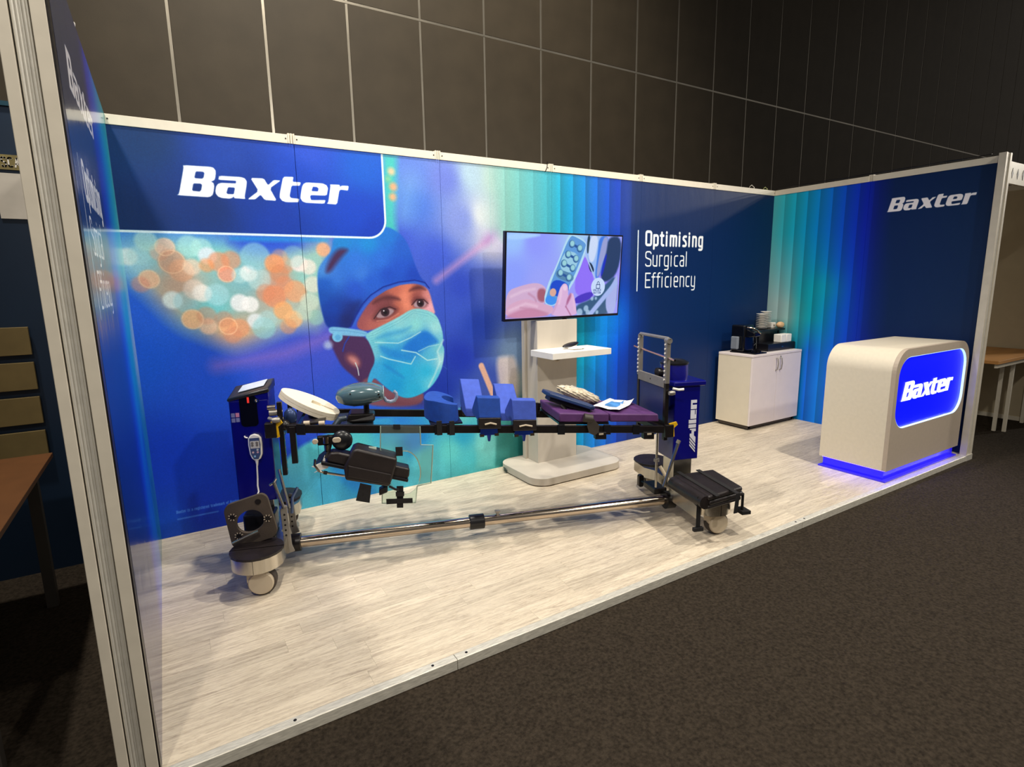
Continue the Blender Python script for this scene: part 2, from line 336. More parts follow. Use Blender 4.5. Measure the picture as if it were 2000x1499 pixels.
# ------------------------------------------------------------------ printed artwork: a small painter that works in wall metres
class Art:
    def __init__(s, x0, x1, z0, z1, res):
        s.x0, s.x1, s.z0, s.z1, s.res = x0, x1, z0, z1, res
        s.w = int(round((x1-x0)*res)); s.h = int(round((z1-z0)*res))
        s.im = np.zeros((s.h, s.w, 3), np.float32)
        s.X = x0+(np.arange(s.w)+.5)/res; s.Z = z0+(np.arange(s.h)+.5)/res
    def window(s, pts, pad):
        p = np.array(pts); a = p.min(0)-pad; b = p.max(0)+pad
        i0, i1 = np.clip([(a[0]-s.x0)*s.res, (b[0]-s.x0)*s.res+1], 0, s.w).astype(int)
        j0, j1 = np.clip([(a[1]-s.z0)*s.res, (b[1]-s.z0)*s.res+1], 0, s.h).astype(int)
        return slice(j0, j1), slice(i0, i1)
    def sdf(s, pts, js, is_):
        X, Z = np.meshgrid(s.X[is_], s.Z[js]); X = X.astype(np.float32); Z = Z.astype(np.float32)
        d2 = np.full(X.shape, 1e9, np.float32); ins = np.zeros(X.shape, bool); n = len(pts)
        for k in range(n):
            ax, az = pts[k]; bx, bz = pts[(k+1) % n]
            ex, ez = bx-ax, bz-az; L = ex*ex+ez*ez
            if L < 1e-12: continue
            t = np.clip(((X-ax)*ex+(Z-az)*ez)/L, 0, 1)
            d2 = np.minimum(d2, (X-ax-t*ex)**2+(Z-az-t*ez)**2)
            if az != bz:
                c = (az > Z) != (bz > Z); ins ^= c & (X < ex*(Z-az)/ez+ax)
        return np.where(ins, -1, 1)*np.sqrt(d2)
    def linedist(s, pts, js, is_):
        X, Z = np.meshgrid(s.X[is_], s.Z[js]); d2 = np.full(X.shape, 1e9)
        for k in range(len(pts)-1):
            ax, az = pts[k]; bx, bz = pts[k+1]; ex, ez = bx-ax, bz-az; L = ex*ex+ez*ez+1e-12
            t = np.clip(((X-ax)*ex+(Z-az)*ez)/L, 0, 1); d2 = np.minimum(d2, (X-ax-t*ex)**2+(Z-az-t*ez)**2)
        return np.sqrt(d2)
    def put(s, js, is_, cov, col):
        c = cov[..., None]; s.im[js, is_] = s.im[js, is_]*(1-c)+np.asarray(col, np.float32)*c
    def poly(s, pts, col, f=.003, a=1., smooth=1):
        if smooth: pts = chaikin(pts, 2)
        f = max(f, 1.2/s.res); js, is_ = s.window(pts, f)
        d = s.sdf(pts, js, is_); s.put(js, is_, a*np.clip(.5-d/f, 0, 1), col)
    def line(s, pts, w, col, f=.003, a=1.):
        f = max(f, 1.2/s.res); js, is_ = s.window(pts, w/2+f)
        d = s.linedist(pts, js, is_)-w/2; s.put(js, is_, a*np.clip(.5-d/f, 0, 1), col)
    def disc(s, c, r, col, f=.005, a=1.):
        f = max(f, 1.2/s.res); js, is_ = s.window([c], r+f); X, Z = np.meshgrid(s.X[is_], s.Z[js])
        s.put(js, is_, a*np.clip(.5-(np.hypot(X-c[0], Z-c[1])-r)/f, 0, 1), col)
    def hoop(s, c, r, w, col, f=.005, a=1.):
        js, is_ = s.window([c], r+w+f); X, Z = np.meshgrid(s.X[is_], s.Z[js])
        s.put(js, is_, a*np.clip(1-np.abs(np.hypot(X-c[0], Z-c[1])-r)/w, 0, 1), col)
    def field(s, ctrl, js, is_, p=3.):
        """smooth blend of colour control points"""
        xs = s.X[is_]; zs = s.Z[js]; st = max(1, s.res//40)
        gx = np.linspace(xs[0], xs[-1], max(2, len(xs)//st+2)); gz = np.linspace(zs[0], zs[-1], max(2, len(zs)//st+2))
        X, Z = np.meshgrid(gx, gz); W = np.zeros(X.shape); C = np.zeros(X.shape+(3,))
        for (x, z, r, g, b) in ctrl:
            w = 1/((X-x)**2+(Z-z)**2+4e-4)**(p/2); W += w; C += w[..., None]*np.array((r, g, b))
        C /= W[..., None]
        fx = np.interp(xs, gx, np.arange(len(gx))); fz = np.interp(zs, gz, np.arange(len(gz)))
        i = np.minimum(fx.astype(int), len(gx)-2); j = np.minimum(fz.astype(int), len(gz)-2); u = (fx-i)[None, :, None]; v = (fz-j)[:, None, None]
        A = C[j][:, i]*(1-u)+C[j][:, i+1]*u; B = C[j+1][:, i]*(1-u)+C[j+1][:, i+1]*u
        return (A*(1-v)+B*v).astype(np.float32)
    def gpoly(s, ctrl, pts, f=.004, a=1., smooth=1):
        if smooth: pts = chaikin(pts, 2)
        f = max(f, 1.2/s.res); js, is_ = s.window(pts, f); d = s.sdf(pts, js, is_)
        c = (a*np.clip(.5-d/f, 0, 1))[..., None]; s.im[js, is_] = s.im[js, is_]*(1-c)+s.field(ctrl, js, is_)*c
    def glyphs(s, polys, org, sx, sz, col):
        """letters made of outlines with holes"""
        for g in polys:
            L = [[(org[0]+q[i]*sx/1000, org[1]+q[i+1]*sz/1000) for i in range(0, len(q), 2)] for q in g]
            L = [chaikin(q, 1, .12) for q in L]
            js, is_ = s.window(L[0], .01); d = s.sdf(L[0], js, is_)
            for h in L[1:]: d = np.maximum(d, -s.sdf(h, js, is_))
            f = 1.3/s.res; s.put(js, is_, np.clip(.5-d/f, 0, 1), col)
    def image(s, name):
        im = bpy.data.images.new(name, s.w, s.h, alpha=False); px = np.ones((s.h, s.w, 4), np.float32)
        px[..., :3] = np.clip(s.im/255, 0, 1); im.pixels.foreach_set(px.ravel()); im.pack(); return im
def chaikin(p, n=1, k=.25):
    for _ in range(n):
        q = []
        for i in range(len(p)):
            a, b = p[i], p[(i+1) % len(p)]
            q += [(a[0]*(1-k)+b[0]*k, a[1]*(1-k)+b[1]*k), (a[0]*k+b[0]*(1-k), a[1]*k+b[1]*(1-k))]
        p = q
    return p
def art_mat(name, art, rough=.45, bump=.05, coat=0., emit=0., spec=.5):
    m = bpy.data.materials.new(name); m.use_nodes = True; nt = m.node_tree; n = nt.nodes; b = n['Principled BSDF']
    t = n.new('ShaderNodeTexImage'); t.image = art.image(name); t.interpolation = 'Cubic'; t.extension = 'EXTEND'
    uv = n.new('ShaderNodeUVMap'); uv.uv_map = 'UVMap'; nt.links.new(uv.outputs[0], t.inputs[0])
    b.inputs['Roughness'].default_value = rough; b.inputs['Coat Weight'].default_value = coat; b.inputs['Specular IOR Level'].default_value = spec
    if emit:
        b.inputs['Base Color'].default_value = (.01, .01, .01, 1); nt.links.new(t.outputs[0], b.inputs['Emission Color']); b.inputs['Emission Strength'].default_value = emit
    else:
        nt.links.new(t.outputs[0], b.inputs['Base Color'])
        tc = n.new('ShaderNodeTexCoord'); mp = n.new('ShaderNodeMapping'); mp.inputs['Scale'].default_value = (1, 1, .35); z = n.new('ShaderNodeTexNoise'); z.inputs['Scale'].default_value = 9; z.inputs['Detail'].default_value = 4
        nt.links.new(tc.outputs['Object'], mp.inputs[0]); nt.links.new(mp.outputs[0], z.inputs['Vector'])
        bp = n.new('ShaderNodeBump'); bp.inputs['Strength'].default_value = bump; bp.inputs['Distance'].default_value = .02; nt.links.new(z.outputs['Fac'], bp.inputs['Height']); nt.links.new(bp.outputs[0], b.inputs['Normal'])
    return m
def uv_plane(o, fn):
    me = o.data; uv = me.uv_layers.new(name='UVMap')
    for l in me.loops: uv.data[l.index].uv = fn(me.vertices[l.vertex_index].co)
# stroke alphabet (x right, y up; cap height 1, x-height .72), condensed with rounded corners
def arc(cx, cy, rx, ry, a0, a1, n=7): return [(cx+rx*math.cos(math.radians(a0+(a1-a0)*i/n)), cy+ry*math.sin(math.radians(a0+(a1-a0)*i/n))) for i in range(n+1)]
XH = .74
GL = {
 'O': (.50, [[(.0,.72)]+arc(.13,.87,.13,.13,180,90)+arc(.33,.87,.13,.13,90,0)+arc(.33,.13,.13,.13,0,-90)+arc(.13,.13,.13,.13,270,180)+[(.0,.72)]]),
 'S': (.48, [arc(.31,.86,.13,.14,10,90)+arc(.14,.86,.14,.14,90,180)+arc(.14,.68,.14,.13,180,250)+arc(.30,.34,.14,.14,60,0)+arc(.30,.14,.14,.14,0,-90)+arc(.14,.14,.14,.14,-90,-170)]),
 'E': (.46, [[(.40,1),(0,1),(0,0),(.40,0)],[(0,.52),(.36,.52)]]),
 'A': (.55, [[(0,0),(.25,1),(.5,0)],[(.08,.33),(.42,.33)]]),
 'B': (.5, [[(0,0),(0,1),(.28,1)]+arc(.28,.76,.14,.24,90,-90)+[(0,.52)],arc(.28,.26,.16,.26,90,-90)+[(0,0)]]),
 'C': (.48, [arc(.25,.84,.16,.16,20,90)+arc(.16,.84,.16,.16,90,180)+arc(.16,.16,.16,.16,180,270)+arc(.25,.16,.16,.16,270,340)]),
 'K': (.5, [[(0,0),(0,1)],[(.42,1),(0,.45)],[(.12,.6),(.42,0)]]),
 'L': (.42, [[(0,1),(0,0),(.36,0)]]), 'N': (.52, [[(0,0),(0,1),(.42,0),(.42,1)]]), 'T': (.48, [[(0,1),(.44,1)],[(.22,1),(.22,0)]]), 'U': (.5, [[(0,1),(0,.18)]+arc(.2,.2,.2,.2,180,360)+[(.4,1)]]),
 'p': (.44, [[(0,-.26),(0,XH)],[(0,.6)]+arc(.14,.60,.14,.14,180,90)+arc(.22,.60,.14,.14,90,0)+arc(.22,.14,.14,.14,0,-90)+[(.0,0)]]),
 't': (.31, [[(.07,.96),(.07,.12)]+arc(.19,.12,.12,.12,180,270)+[(.24,0)],[(-.05,XH),(.22,XH)]]),
 'i': (.16, [[(0,0),(0,XH)],[(0,.97),(0,1.0)]]),
 'm': (.66, [[(0,0),(0,XH),(.16,XH)]+arc(.19,.62,.1,.12,90,0)+[(.29,0)],[(.29,XH-.02),(.45,XH)]+arc(.47,.62,.1,.12,90,0)+[(.57,0)]]),
 's': (.38, [[(.28,XH),(.12,XH)]+arc(.12,.58,.12,.15,90,200)+[(.24,.33)]+arc(.18,.15,.11,.15,40,-90)+[(.0,0)]]),
 'n': (.42, [[(0,0),(0,XH),(.18,XH)]+arc(.21,.60,.12,.14,90,0)+[(.33,0)]]),
 'g': (.44, [[(.34,XH),(.14,XH)]+arc(.13,.60,.13,.14,90,180)+arc(.13,.14,.13,.14,180,270)+[(.34,0)],[(.34,XH),(.34,-.14)]+arc(.22,-.14,.12,.13,0,-90)+[(.04,-.27)]]),
 'u': (.42, [[(0,XH),(0,.14)]+arc(.13,.13,.13,.13,180,270)+[(.33,0)],[(.33,XH),(.33,0)]]),
 'r': (.28, [[(0,0),(0,XH),(.22,XH)]]),
 'c': (.36, [[(.28,XH),(.14,XH)]+arc(.13,.60,.13,.14,90,180)+arc(.13,.14,.13,.14,180,270)+[(.28,0)]]),
 'a': (.42, [[(.04,XH),(.2,XH)]+arc(.21,.62,.12,.12,90,0)+[(.33,0),(.12,0)]+arc(.12,.2,.12,.2,270,90)+[(.33,.42)]]),
 'l': (.16, [[(0,0),(0,1.04)]]),
 'f': (.28, [[(.06,0),(.06,.88)]+arc(.18,.9,.12,.12,180,90)+[(.24,1.02)],[(-.06,XH),(.22,XH)]]),
 'e': (.42, [[(0,.38),(.32,.38),(.32,.60)]+arc(.2,.6,.12,.14,0,90)+arc(.13,.6,.13,.14,90,180)+arc(.13,.14,.13,.14,180,270)+[(.3,0)]]),
 'y': (.40, [[(0,XH),(0,.15)]+arc(.13,.13,.13,.13,180,270)+[(.32,0)],[(.32,XH),(.32,-.14)]+arc(.2,-.14,.12,.13,0,-90)+[(.06,-.27)]]),
 'b': (.44, [[(0,1.04),(0,0),(.2,0)]+arc(.2,.15,.14,.15,-90,0)+arc(.2,.59,.14,.15,0,90)+[(0,XH)]]), 'd': (.44, [[(.33,1.04),(.33,0),(.13,0)]+arc(.13,.15,.13,.15,270,180)+arc(.13,.59,.13,.15,180,90)+[(.33,XH)]]),
 'k': (.36, [[(0,0),(0,1.04)],[(.28,XH),(0,.3)],[(.08,.42),(.28,0)]]), 'o': (.42, [arc(.16,.37,.16,.37,0,360,12)]), 'x': (.4, [[(0,0),(.32,XH)],[(0,XH),(.32,0)]]), ' ': (.3, []),
}
def text(art, txt, x, z, h, w, col, sx=1., track=0.):
    """stroke text with baseline start (x, z), cap height h and stroke width w"""
    for ch in txt:
        adv, strokes = GL[ch]
        for st in strokes: art.line([(x+px*h*sx, z+py*h) for px, py in st], w, col, f=1.2/art.res)
        x += adv*h*sx+track+w*.75
    return x

# back wall print
art = Art(0.045, 5.98, 0, 2.41, 400)
for sh in ART:
    k = sh[0]; pr = lambda q: [(q[i]/1000, q[i+1]/1000) for i in range(0, len(q), 2)]
    ct = lambda q: [(q[i]/1000, q[i+1]/1000, *q[i+2:i+5]) for i in range(0, len(q), 5)]
    if k == 'B': art.im[:] = art.field(ct(sh[1]), slice(0, art.h), slice(0, art.w)); 
    elif k == 'P': art.poly(pr(sh[5]), sh[1], sh[3]*.0034, sh[2], sh[4])
    elif k == 'G': art.gpoly(ct(sh[1]), pr(sh[5]), sh[3]*.0034, sh[2], sh[4])
    elif k == 'L': art.line(pr(sh[5]), sh[4]*.00087, sh[1], sh[3]*.0012, sh[2])
    elif k == 'C': art.disc((sh[5][0]/1000, sh[5][1]/1000), sh[4]*.00099, sh[1], sh[3]*.002, sh[2])
    elif k == 'R': art.hoop((sh[5][0]/1000, sh[5][1]/1000), sh[4]*.00099, .006, sh[1], .005, sh[2])
def mixc(a, b, t): return tuple(a[i]*(1-t)+b[i]*t for i in range(3))
def ramp(stops, x):
    xs = [q[0] for q in stops]
    return np.stack([np.interp(x, xs, [q[1][c] for q in stops]) for c in range(3)], -1)
XX, ZZ = np.meshgrid(art.X, art.Z)
top = ramp([(2.2,(120,135,210)),(2.3,(175,200,215)),(2.43,(180,218,208)),(2.6,(140,212,200)),(2.85,(95,198,205)),(3.0,(60,188,208)),(3.15,(10,172,218)),(3.3,(0,150,222)),(3.45,(0,120,225)),(3.6,(0,90,215)),(3.72,(10,70,200)),(3.85,(25,65,160)),(3.95,(8,48,110)),(4.3,(0,40,95)),(6,(0,40,88))], XX)
mid = ramp([(2.6,(150,175,200)),(3.0,(20,130,150)),(3.2,(20,150,165)),(3.35,(0,165,200)),(3.5,(0,150,235)),(3.65,(0,110,235)),(3.8,(0,70,215)),(3.95,(0,40,130)),(4.2,(0,38,90)),(6,(0,35,82))], XX)
low = ramp([(2.5,(20,110,110)),(3.1,(20,140,150)),(3.25,(0,165,205)),(3.4,(0,140,228)),(3.6,(0,112,228)),(3.75,(0,70,200)),(3.9,(5,48,140)),(4.1,(5,38,95)),(6,(5,36,80))], XX)
tz = np.clip((ZZ-1.15)/(1.75-1.15), 0, 1)[..., None]; tl = np.clip((ZZ-.55)/(.95-.55), 0, 1)[..., None]
cur = (low*(1-tl)+mid*tl)*(1-tz)+top*np.array((.86, .87, .90))*tz
ph = np.mod((XX-2.428)/.1332, 1.0); shade = (.83+.27*ph**.8)
amp = np.clip((XX-2.40)/.15, 0, 1)*np.clip((4.05-XX)/.25, 0, 1)*np.where(XX < 3.05, .35, 1)
cur = cur*(1+(shade-1)*amp)[..., None]
glow = np.exp(-(((XX-3.62)/.28)**2+((ZZ-1.18)/.22)**2))[..., None]; cur = cur*(1-.55*glow)+np.array((10, 150, 245))*.55*glow
# where the curtain starts: straight on the upper half, behind the stand lower down
mk = np.clip((XX-np.interp(ZZ, [0, .8, 1.35, 1.75, 1.95, 2.41], [3.0, 3.0, 3.0, 2.62, 2.34, 2.24]))/np.interp(ZZ, [1.6, 2.1], [.12, .22]), 0, 1)[..., None]
art.im = (art.im*(1-mk)+cur*mk).astype(np.float32)
# light stripe edges that run on down the wall
for k in range(6): art.line([(2.428+k*.1332, 1.8), (2.428+k*.1332, 2.41)], .004, (90, 170, 175), f=.01, a=.25)
# banner with the name
BZ = 1.838
R = .13; bx1 = 1.592
ban = [(-.1, BZ), (bx1-R, BZ)]+[(bx1-R+R*math.sin(t), BZ+R-R*math.cos(t)) for t in np.linspace(0, math.pi/2, 10)]+[(bx1, 2.6), (-.1, 2.6)]
art.poly([(x-.0, z) for x, z in ban], (215, 232, 242), f=.003, smooth=0)
inn = [(-.1, BZ+.014), (bx1-R, BZ+.014)]+[(bx1-R+(R-.014)*math.sin(t), BZ+R-(R-.014)*math.cos(t)) for t in np.linspace(0, math.pi/2, 10)]+[(bx1-.014, 2.6), (-.1, 2.6)]
art.gpoly([(.1,1.9,0,38,92),(.2,2.35,0,50,105),(.5,2.0,0,42,110),(.6,2.3,10,60,160),(.9,1.95,0,52,160),(1.0,2.2,0,62,185),(1.1,2.38,30,75,200),(1.4,2.0,0,62,190),(1.45,2.3,0,85,200),(1.5,1.9,0,55,180),(.75,2.1,0,50,145)], inn, f=.003, smooth=0)
art.glyphs(LOGO, (.343, 2.050), 1, 1, (243, 240, 248))
# slogan
art.line([(3.983, 1.975), (3.983, 1.43)], .013, (225, 238, 245))
WHT = (240, 244, 248)
text(art, 'Optimising', 4.085, 1.850, .120, .0245, WHT, sx=1.16, track=.0125)
text(art, 'Surgical', 4.085, 1.658, .130, .0135, WHT, sx=1.17, track=.0125)
text(art, 'Efficiency', 4.09, 1.460, .130, .0135, WHT, sx=1.15, track=.0115)
text(art, 'Baxter is a registered trademark of Baxter', .14, .145, .016, .0035, (80, 135, 235), sx=1.0)
art.line([(.142, .106), (.365, .106)], .010, (70, 125, 230), f=.004, a=.8)
grain = rng.normal(0, 1, (art.h//2+1, art.w//2+1)).repeat(2, 0).repeat(2, 1)[:art.h, :art.w]
art.im = (art.im*(1+.022*grain[..., None])+2.0*rng.normal(0, 1, art.im.shape[:2])[..., None]).astype(np.float32)
PRINT_BACK = art_mat('print_back', art, rough=.5, bump=.12, spec=.3)
# side wall print; s = distance from the back corner
def side_art(flip):
    a = Art(0, 1.97, 0, 2.46, 420)
    S, Z = np.meshgrid(a.X, a.Z)
    if flip: pass
    tp = ramp([(0,(85,195,205)),(.09,(60,188,205)),(.2,(30,180,208)),(.32,(18,168,212)),(.45,(0,150,222)),(.58,(0,125,222)),(.7,(0,95,218)),(.84,(0,62,208)),(.97,(0,34,190)),(1.08,(0,30,125)),(1.2,(0,35,90)),(1.97,(0,38,82))], S)
    md = ramp([(0,(160,192,192)),(.12,(160,192,192)),(.25,(140,185,185)),(.36,(60,170,180)),(.5,(5,160,185)),(.62,(0,150,200)),(.72,(0,120,215)),(.85,(0,85,215)),(.97,(0,50,190)),(1.1,(0,36,120)),(1.25,(0,35,85)),(1.97,(0,36,80))], S)
    lw = ramp([(0,(40,130,130)),(.3,(10,130,150)),(.42,(5,120,170)),(.5,(0,100,215)),(.65,(0,118,222)),(.78,(0,90,215)),(.9,(0,60,205)),(1.05,(0,30,150)),(1.2,(0,28,90)),(1.97,(0,30,80))], S)
    t1 = np.clip((Z-1.25)/.75, 0, 1)[..., None]; t0 = np.clip((Z-.75)/.35, 0, 1)[..., None]
    c = (lw*(1-t0)+md*t0)*(1-t1)+tp*t1
    gl = np.exp(-(((S-.55)/.22)**2+((Z-1.42)/.16)**2))[..., None]; c = c*(1-.6*gl)+np.array((5, 172, 190))*.6*gl
    ph = np.mod((S-.0)/.128+.0, 1.0); sh = 1.12-.27*(1-ph)**1.2
    am = np.clip((1.15-S)/.3, 0, 1)*np.clip(.35+S/.35, 0, 1)
    a.im = (c*(1+(sh-1)*am)[..., None]).astype(np.float32)
    return a
ar = side_art(0)
ar.glyphs(LOGO, (1.150, 2.106), .672, .70, (243, 240, 248))
PRINT_RIGHT = art_mat('print_right', ar, rough=.5, bump=.10, spec=.28)
al = side_art(1); al.im = al.im[:, ::-1].copy()      # left wall: runs from the front edge (0) to the back corner (1.97)
al.glyphs(LOGO, (1.97-1.745, 2.10), .76, .76, (243, 240, 248))
al.line([(1.97-1.81, 1.91), (1.97-1.81, 1.44)], .011, (215, 225, 235))
text(al, 'Optimising', 1.97-1.72, 1.80, .105, .024, WHT, sx=1.02)
text(al, 'Surgical', 1.97-1.72, 1.635, .11, .012, WHT, sx=1.02)
text(al, 'Efficiency', 1.97-1.72, 1.47, .11, .012, WHT, sx=1.0)
PRINT_LEFT = art_mat('print_left', al, rough=.2, bump=.3, coat=.25)
# television picture (0..1.78 x 0..1)
tv = Art(0, 1.78, 0, 1, 520)
def z7(x, y): return ((x-130)/(1820-130)*1.78, 1-(y-(105+(x-130)*.05))/((1380-105)-(x-130)*.095))
def tp(pts, col, f=.006, a=1, sm=1): tv.poly([z7(*p) for p in pts], col, f, a, sm)
tv.im[:] = tv.field([(.1,.95,150,190,250),(.4,.9,140,150,250),(.1,.5,135,155,250),(.5,.4,150,160,245),(.3,.2,150,150,240),(1.1,.9,160,200,240),(1.3,.6,150,130,250)], slice(0, tv.h), slice(0, tv.w))
tp([(130,105),(720,140),(130,235)], (165,205,252), f=.03)
tp([(1180,150),(1640,170),(1500,420),(1470,760),(1400,780),(1250,420)], (150,185,240), f=.04)
tp([(1265,430),(1400,760),(1390,1020),(1110,1060),(1110,700),(1180,560)], (140,110,245), f=.02)
tp([(1100,1060),(1400,960),(1400,1080),(1120,1180)], (70,50,190), f=.015)
tp([(1265,160),(1315,165),(1300,420),(1265,420)], (25,60,85), f=.01)
tp([(1310,160),(1450,170),(1400,520),(1330,560),(1290,430)], (200,215,245), f=.02)
tp([(1450,170),(1620,180),(1560,500),(1480,790),(1410,780),(1440,420)], (60,120,225), f=.02)
tp([(1520,180),(1600,200),(1590,430),(1520,560),(1480,760),(1430,760),(1470,420)], (170,165,205), f=.02, a=.8)
tp([(1600,180),(1830,190),(1800,700),(1600,860),(1500,780),(1540,560),(1580,400)], (25,55,100), f=.03)
tp([(1560,440),(1600,430),(1540,740),(1500,760)], (10,40,190), f=.02)
tp([(1290,540),(1350,560),(1400,660),(1380,700),(1330,680)], (15,40,70), f=.01)
tv.line([z7(1250,440), z7(1420,790)], .02, (170,195,235), f=.01)
tp([(1120,1180),(1400,1090),(1560,900),(1800,700),(1790,1340),(1150,1340)], (45,85,125), f=.03)
tp([(1800,680),(1790,1330),(1640,1320),(1600,1060),(1720,830)], (165,175,230), f=.02)
tv.line([z7(1370,1320), z7(1760,860)], .07, (160,180,235), f=.02)
for x, y, r in [(1390,1085,.025),(1450,1080,.02),(1300,1230,.04),(1330,1290,.035),(1480,1290,.025),(1200,1290,.05)]: tv.disc(z7(x,y), r, (165,195,225), f=.02, a=.85)
tp([(130,960),(330,880),(520,835),(640,870),(700,960),(690,1150),(560,1200),(130,1370)], (205,170,205), f=.01)
tp([(560,920),(690,930),(680,1140),(560,1110)], (160,90,110), f=.03)
tp([(975,135),(1050,140),(1200,210),(1270,290),(1220,520),(1070,900),(830,1210),(640,1160),(700,860),(830,560)], (175,215,240), f=.008)
tp([(1000,158),(1080,175),(1240,265),(1250,330),(1040,880),(830,1190),(665,1140),(740,860),(850,560)], (90,150,215), f=.006)
tp([(930,360),(1170,430),(1080,720),(850,650)], (150,200,225), f=.01)
tp([(835,630),(1100,730),(1060,850),(800,760)], (80,130,170), f=.008)
tp([(780,770),(1050,870),(960,1090),(720,990)], (10,70,200), f=.008)
tp([(700,1010),(860,1080),(800,1190),(665,1140)], (60,140,235), f=.01)
for (a0, b0) in [((1035,280),(1155,345)),((985,430),(1105,495)),((930,560),(1060,630)),((880,700),(1010,770))]:
    tv.line([z7(*a0), z7(*b0)], .03, (30,80,150), f=.008)
    for c0 in (a0, b0): tv.disc(z7(*c0), .048, (40,90,150)); tv.disc((z7(*c0)[0]+.006, z7(*c0)[1]+.006), .036, (150,205,215), f=.02)
tv.disc(z7(785,985), .05, (215,165,150), f=.01)
tp([(130,1180),(400,1060),(560,1130),(760,1180),(810,1230),(760,1340),(130,1380)], (212,165,195), f=.01)
tp([(130,1330),(430,1200),(700,1290),(740,1350),(130,1385)], (190,120,155), f=.03, a=.7)
tp([(735,1350),(830,1190),(870,960),(920,860),(970,850),(1010,900),(1010,1060),(1060,980),(1110,1050),(1150,1250),(1160,1340)], (215,175,215), f=.01)
tp([(1000,1080),(1060,990),(1060,1060),(990,1200)], (170,95,140), f=.03)
tv.line([z7(985,1200), z7(1070,1340)], .012, (165,95,135), f=.02)
cx, cz = z7(1475, 910); ax = .118
tv.poly([(cx+ax*math.cos(t)*1., cz+.118*math.sin(t)) for t in np.linspace(0, 2*math.pi, 33)[:-1]], (195,215,248), f=.006, smooth=0)
tv.line([(cx-.03,cz+.03),(cx+.03,cz+.03),(cx+.03,cz-.02),(cx-.03,cz-.02),(cx-.03,cz+.03)], .008, (25,50,110))
tv.line([(cx-.017,cz+.03),(cx-.017,cz+.055),(cx,cz+.07),(cx+.017,cz+.055),(cx+.017,cz+.03)], .007, (25,50,110))
text(tv, 'UNLOCK', cx-.078, cz-.053, .024, .0042, (40,60,130), sx=1.25, track=.006); text(tv, 'BUTTON', cx-.070, cz-.087, .024, .0042, (40,60,130), sx=1.05, track=.006)
for pts_, w_, c_ in (([(200,1040),(360,960),(520,930)],.03,(228,200,222)),([(180,1250),(400,1150),(560,1190)],.03,(232,200,220)),([(440,1000),(520,1060),(545,1110)],.02,(180,120,150)),([(330,1210),(520,1240),(720,1300)],.02,(186,128,158)),([(905,930),(900,1040),(880,1150)],.03,(236,205,228)),([(1080,1020),(1100,1120),(1120,1250)],.02,(232,196,220)),([(1040,1010),(1010,1120),(985,1200)],.015,(160,96,140)),([(860,1120),(820,1230),(780,1320)],.02,(190,140,180))):
    tv.line([z7(*q_) for q_ in pts_], w_, c_, f=.03, a=.6)
tp([(925,885),(960,868),(990,900),(985,960),(935,960)], (232,205,228), f=.012, a=.8)
tv.im *= (1+rng.normal(0, .02, tv.im.shape[:2]))[..., None].astype(np.float32)
TVM = art_mat('screen_picture', tv, emit=.95, rough=.2)

# ------------------------------------------------------------------ materials
ALU = mat('aluminium', (212, 208, 198), rough=.38, metal=.35, var=.05, scale=30, bump=.05)
ALU_RAIL = mat('white_aluminium', (222, 214, 196), rough=.4, var=.03, scale=20)
EDGE = mat('worn_aluminium', (206, 202, 190), rough=.42, metal=.25, var=.2, scale=25, stretch=(1, 6, 6), bump=.1)
CHROME = mat('chrome', (196, 182, 166), rough=.13, metal=1, var=.02)
STEEL = mat('brushed_steel', (196, 190, 178), rough=.27, metal=1, var=.08, scale=60, stretch=(1, 1, .08), bump=.04)
GREYMET = mat('grey_cast_metal', (150, 145, 138), rough=.42, metal=.6, var=.08)
BLACK = mat('black_anodised', (26, 22, 22), rough=.34, metal=.2, var=.2, scale=40, bump=.05)
DARKPL = mat('black_plastic', (20, 20, 24), rough=.3, var=.2)
RUBBER = mat('dark_rubber', (62, 54, 48), rough=.75, var=.1)
BLUECOAT = mat('blue_enamel', (3, 4, 112), rough=.3, var=.12, coat=.25, scale=4)
WHITEPL = mat('white_plastic', (236, 232, 224), rough=.4, var=.03)
BEIGEPL = mat('pale_plastic', (182, 168, 146), rough=.45, var=.04)
FOAM = mat('white_foam', (222, 212, 190), rough=.9, var=.04, scale=60, bump=.3, bscale=500)
BLUEPAD = mat('blue_foam_cover', (18, 66, 158), rough=.75, var=.12, scale=30, bump=.25, bscale=260)
BLUEPAD2 = mat('light_blue_foam_cover', (58, 84, 182), rough=.75, var=.1, scale=30, bump=.25, bscale=260)
PURPLE = mat('purple_cover', (82, 44, 98), rough=.6, var=.14, scale=22, bump=.3, bscale=220)
NAVYPAD = mat('navy_vinyl', (22, 46, 88), rough=.42, var=.15)
BLACKPAD = mat('black_vinyl', (32, 26, 26), rough=.42, var=.25, scale=18, bump=.3, bscale=60)
WEB = mat('black_webbing', (20, 18, 20), rough=.85, var=.3, scale=90, bump=.4, bscale=600)
YELLOW = mat('yellow_enamel', (214, 168, 20), rough=.4, var=.08)
WALLDARK = mat('dark_acoustic_panel', (74, 66, 54), rough=.6, var=.10, scale=3, bump=.15, bscale=140)
JOINT = mat('joint_strip', (190, 184, 172), rough=.32, metal=.8, var=.15, scale=2)
CARPET = mat('carpet', (52, 45, 37), rough=.95, var=.45, scale=75, bump=1.0, bscale=420, spec=.1)
GREYWOOD = mat('whitewashed_stand', (196, 188, 175), rough=.5, var=.07, scale=6, stretch=(1, 1, .25), bump=.04)
CTR = mat('champagne_laminate', (214, 204, 184), rough=.36, var=.03, scale=40, spec=.5)
CTRF = mat('counter_front_laminate', (176, 162, 146), rough=.45, var=.03, scale=40)
CABW = mat('white_laminate', (226, 216, 214), rough=.4, var=.02)
CABS = mat('ivory_laminate', (218, 208, 186), rough=.45, var=.02)
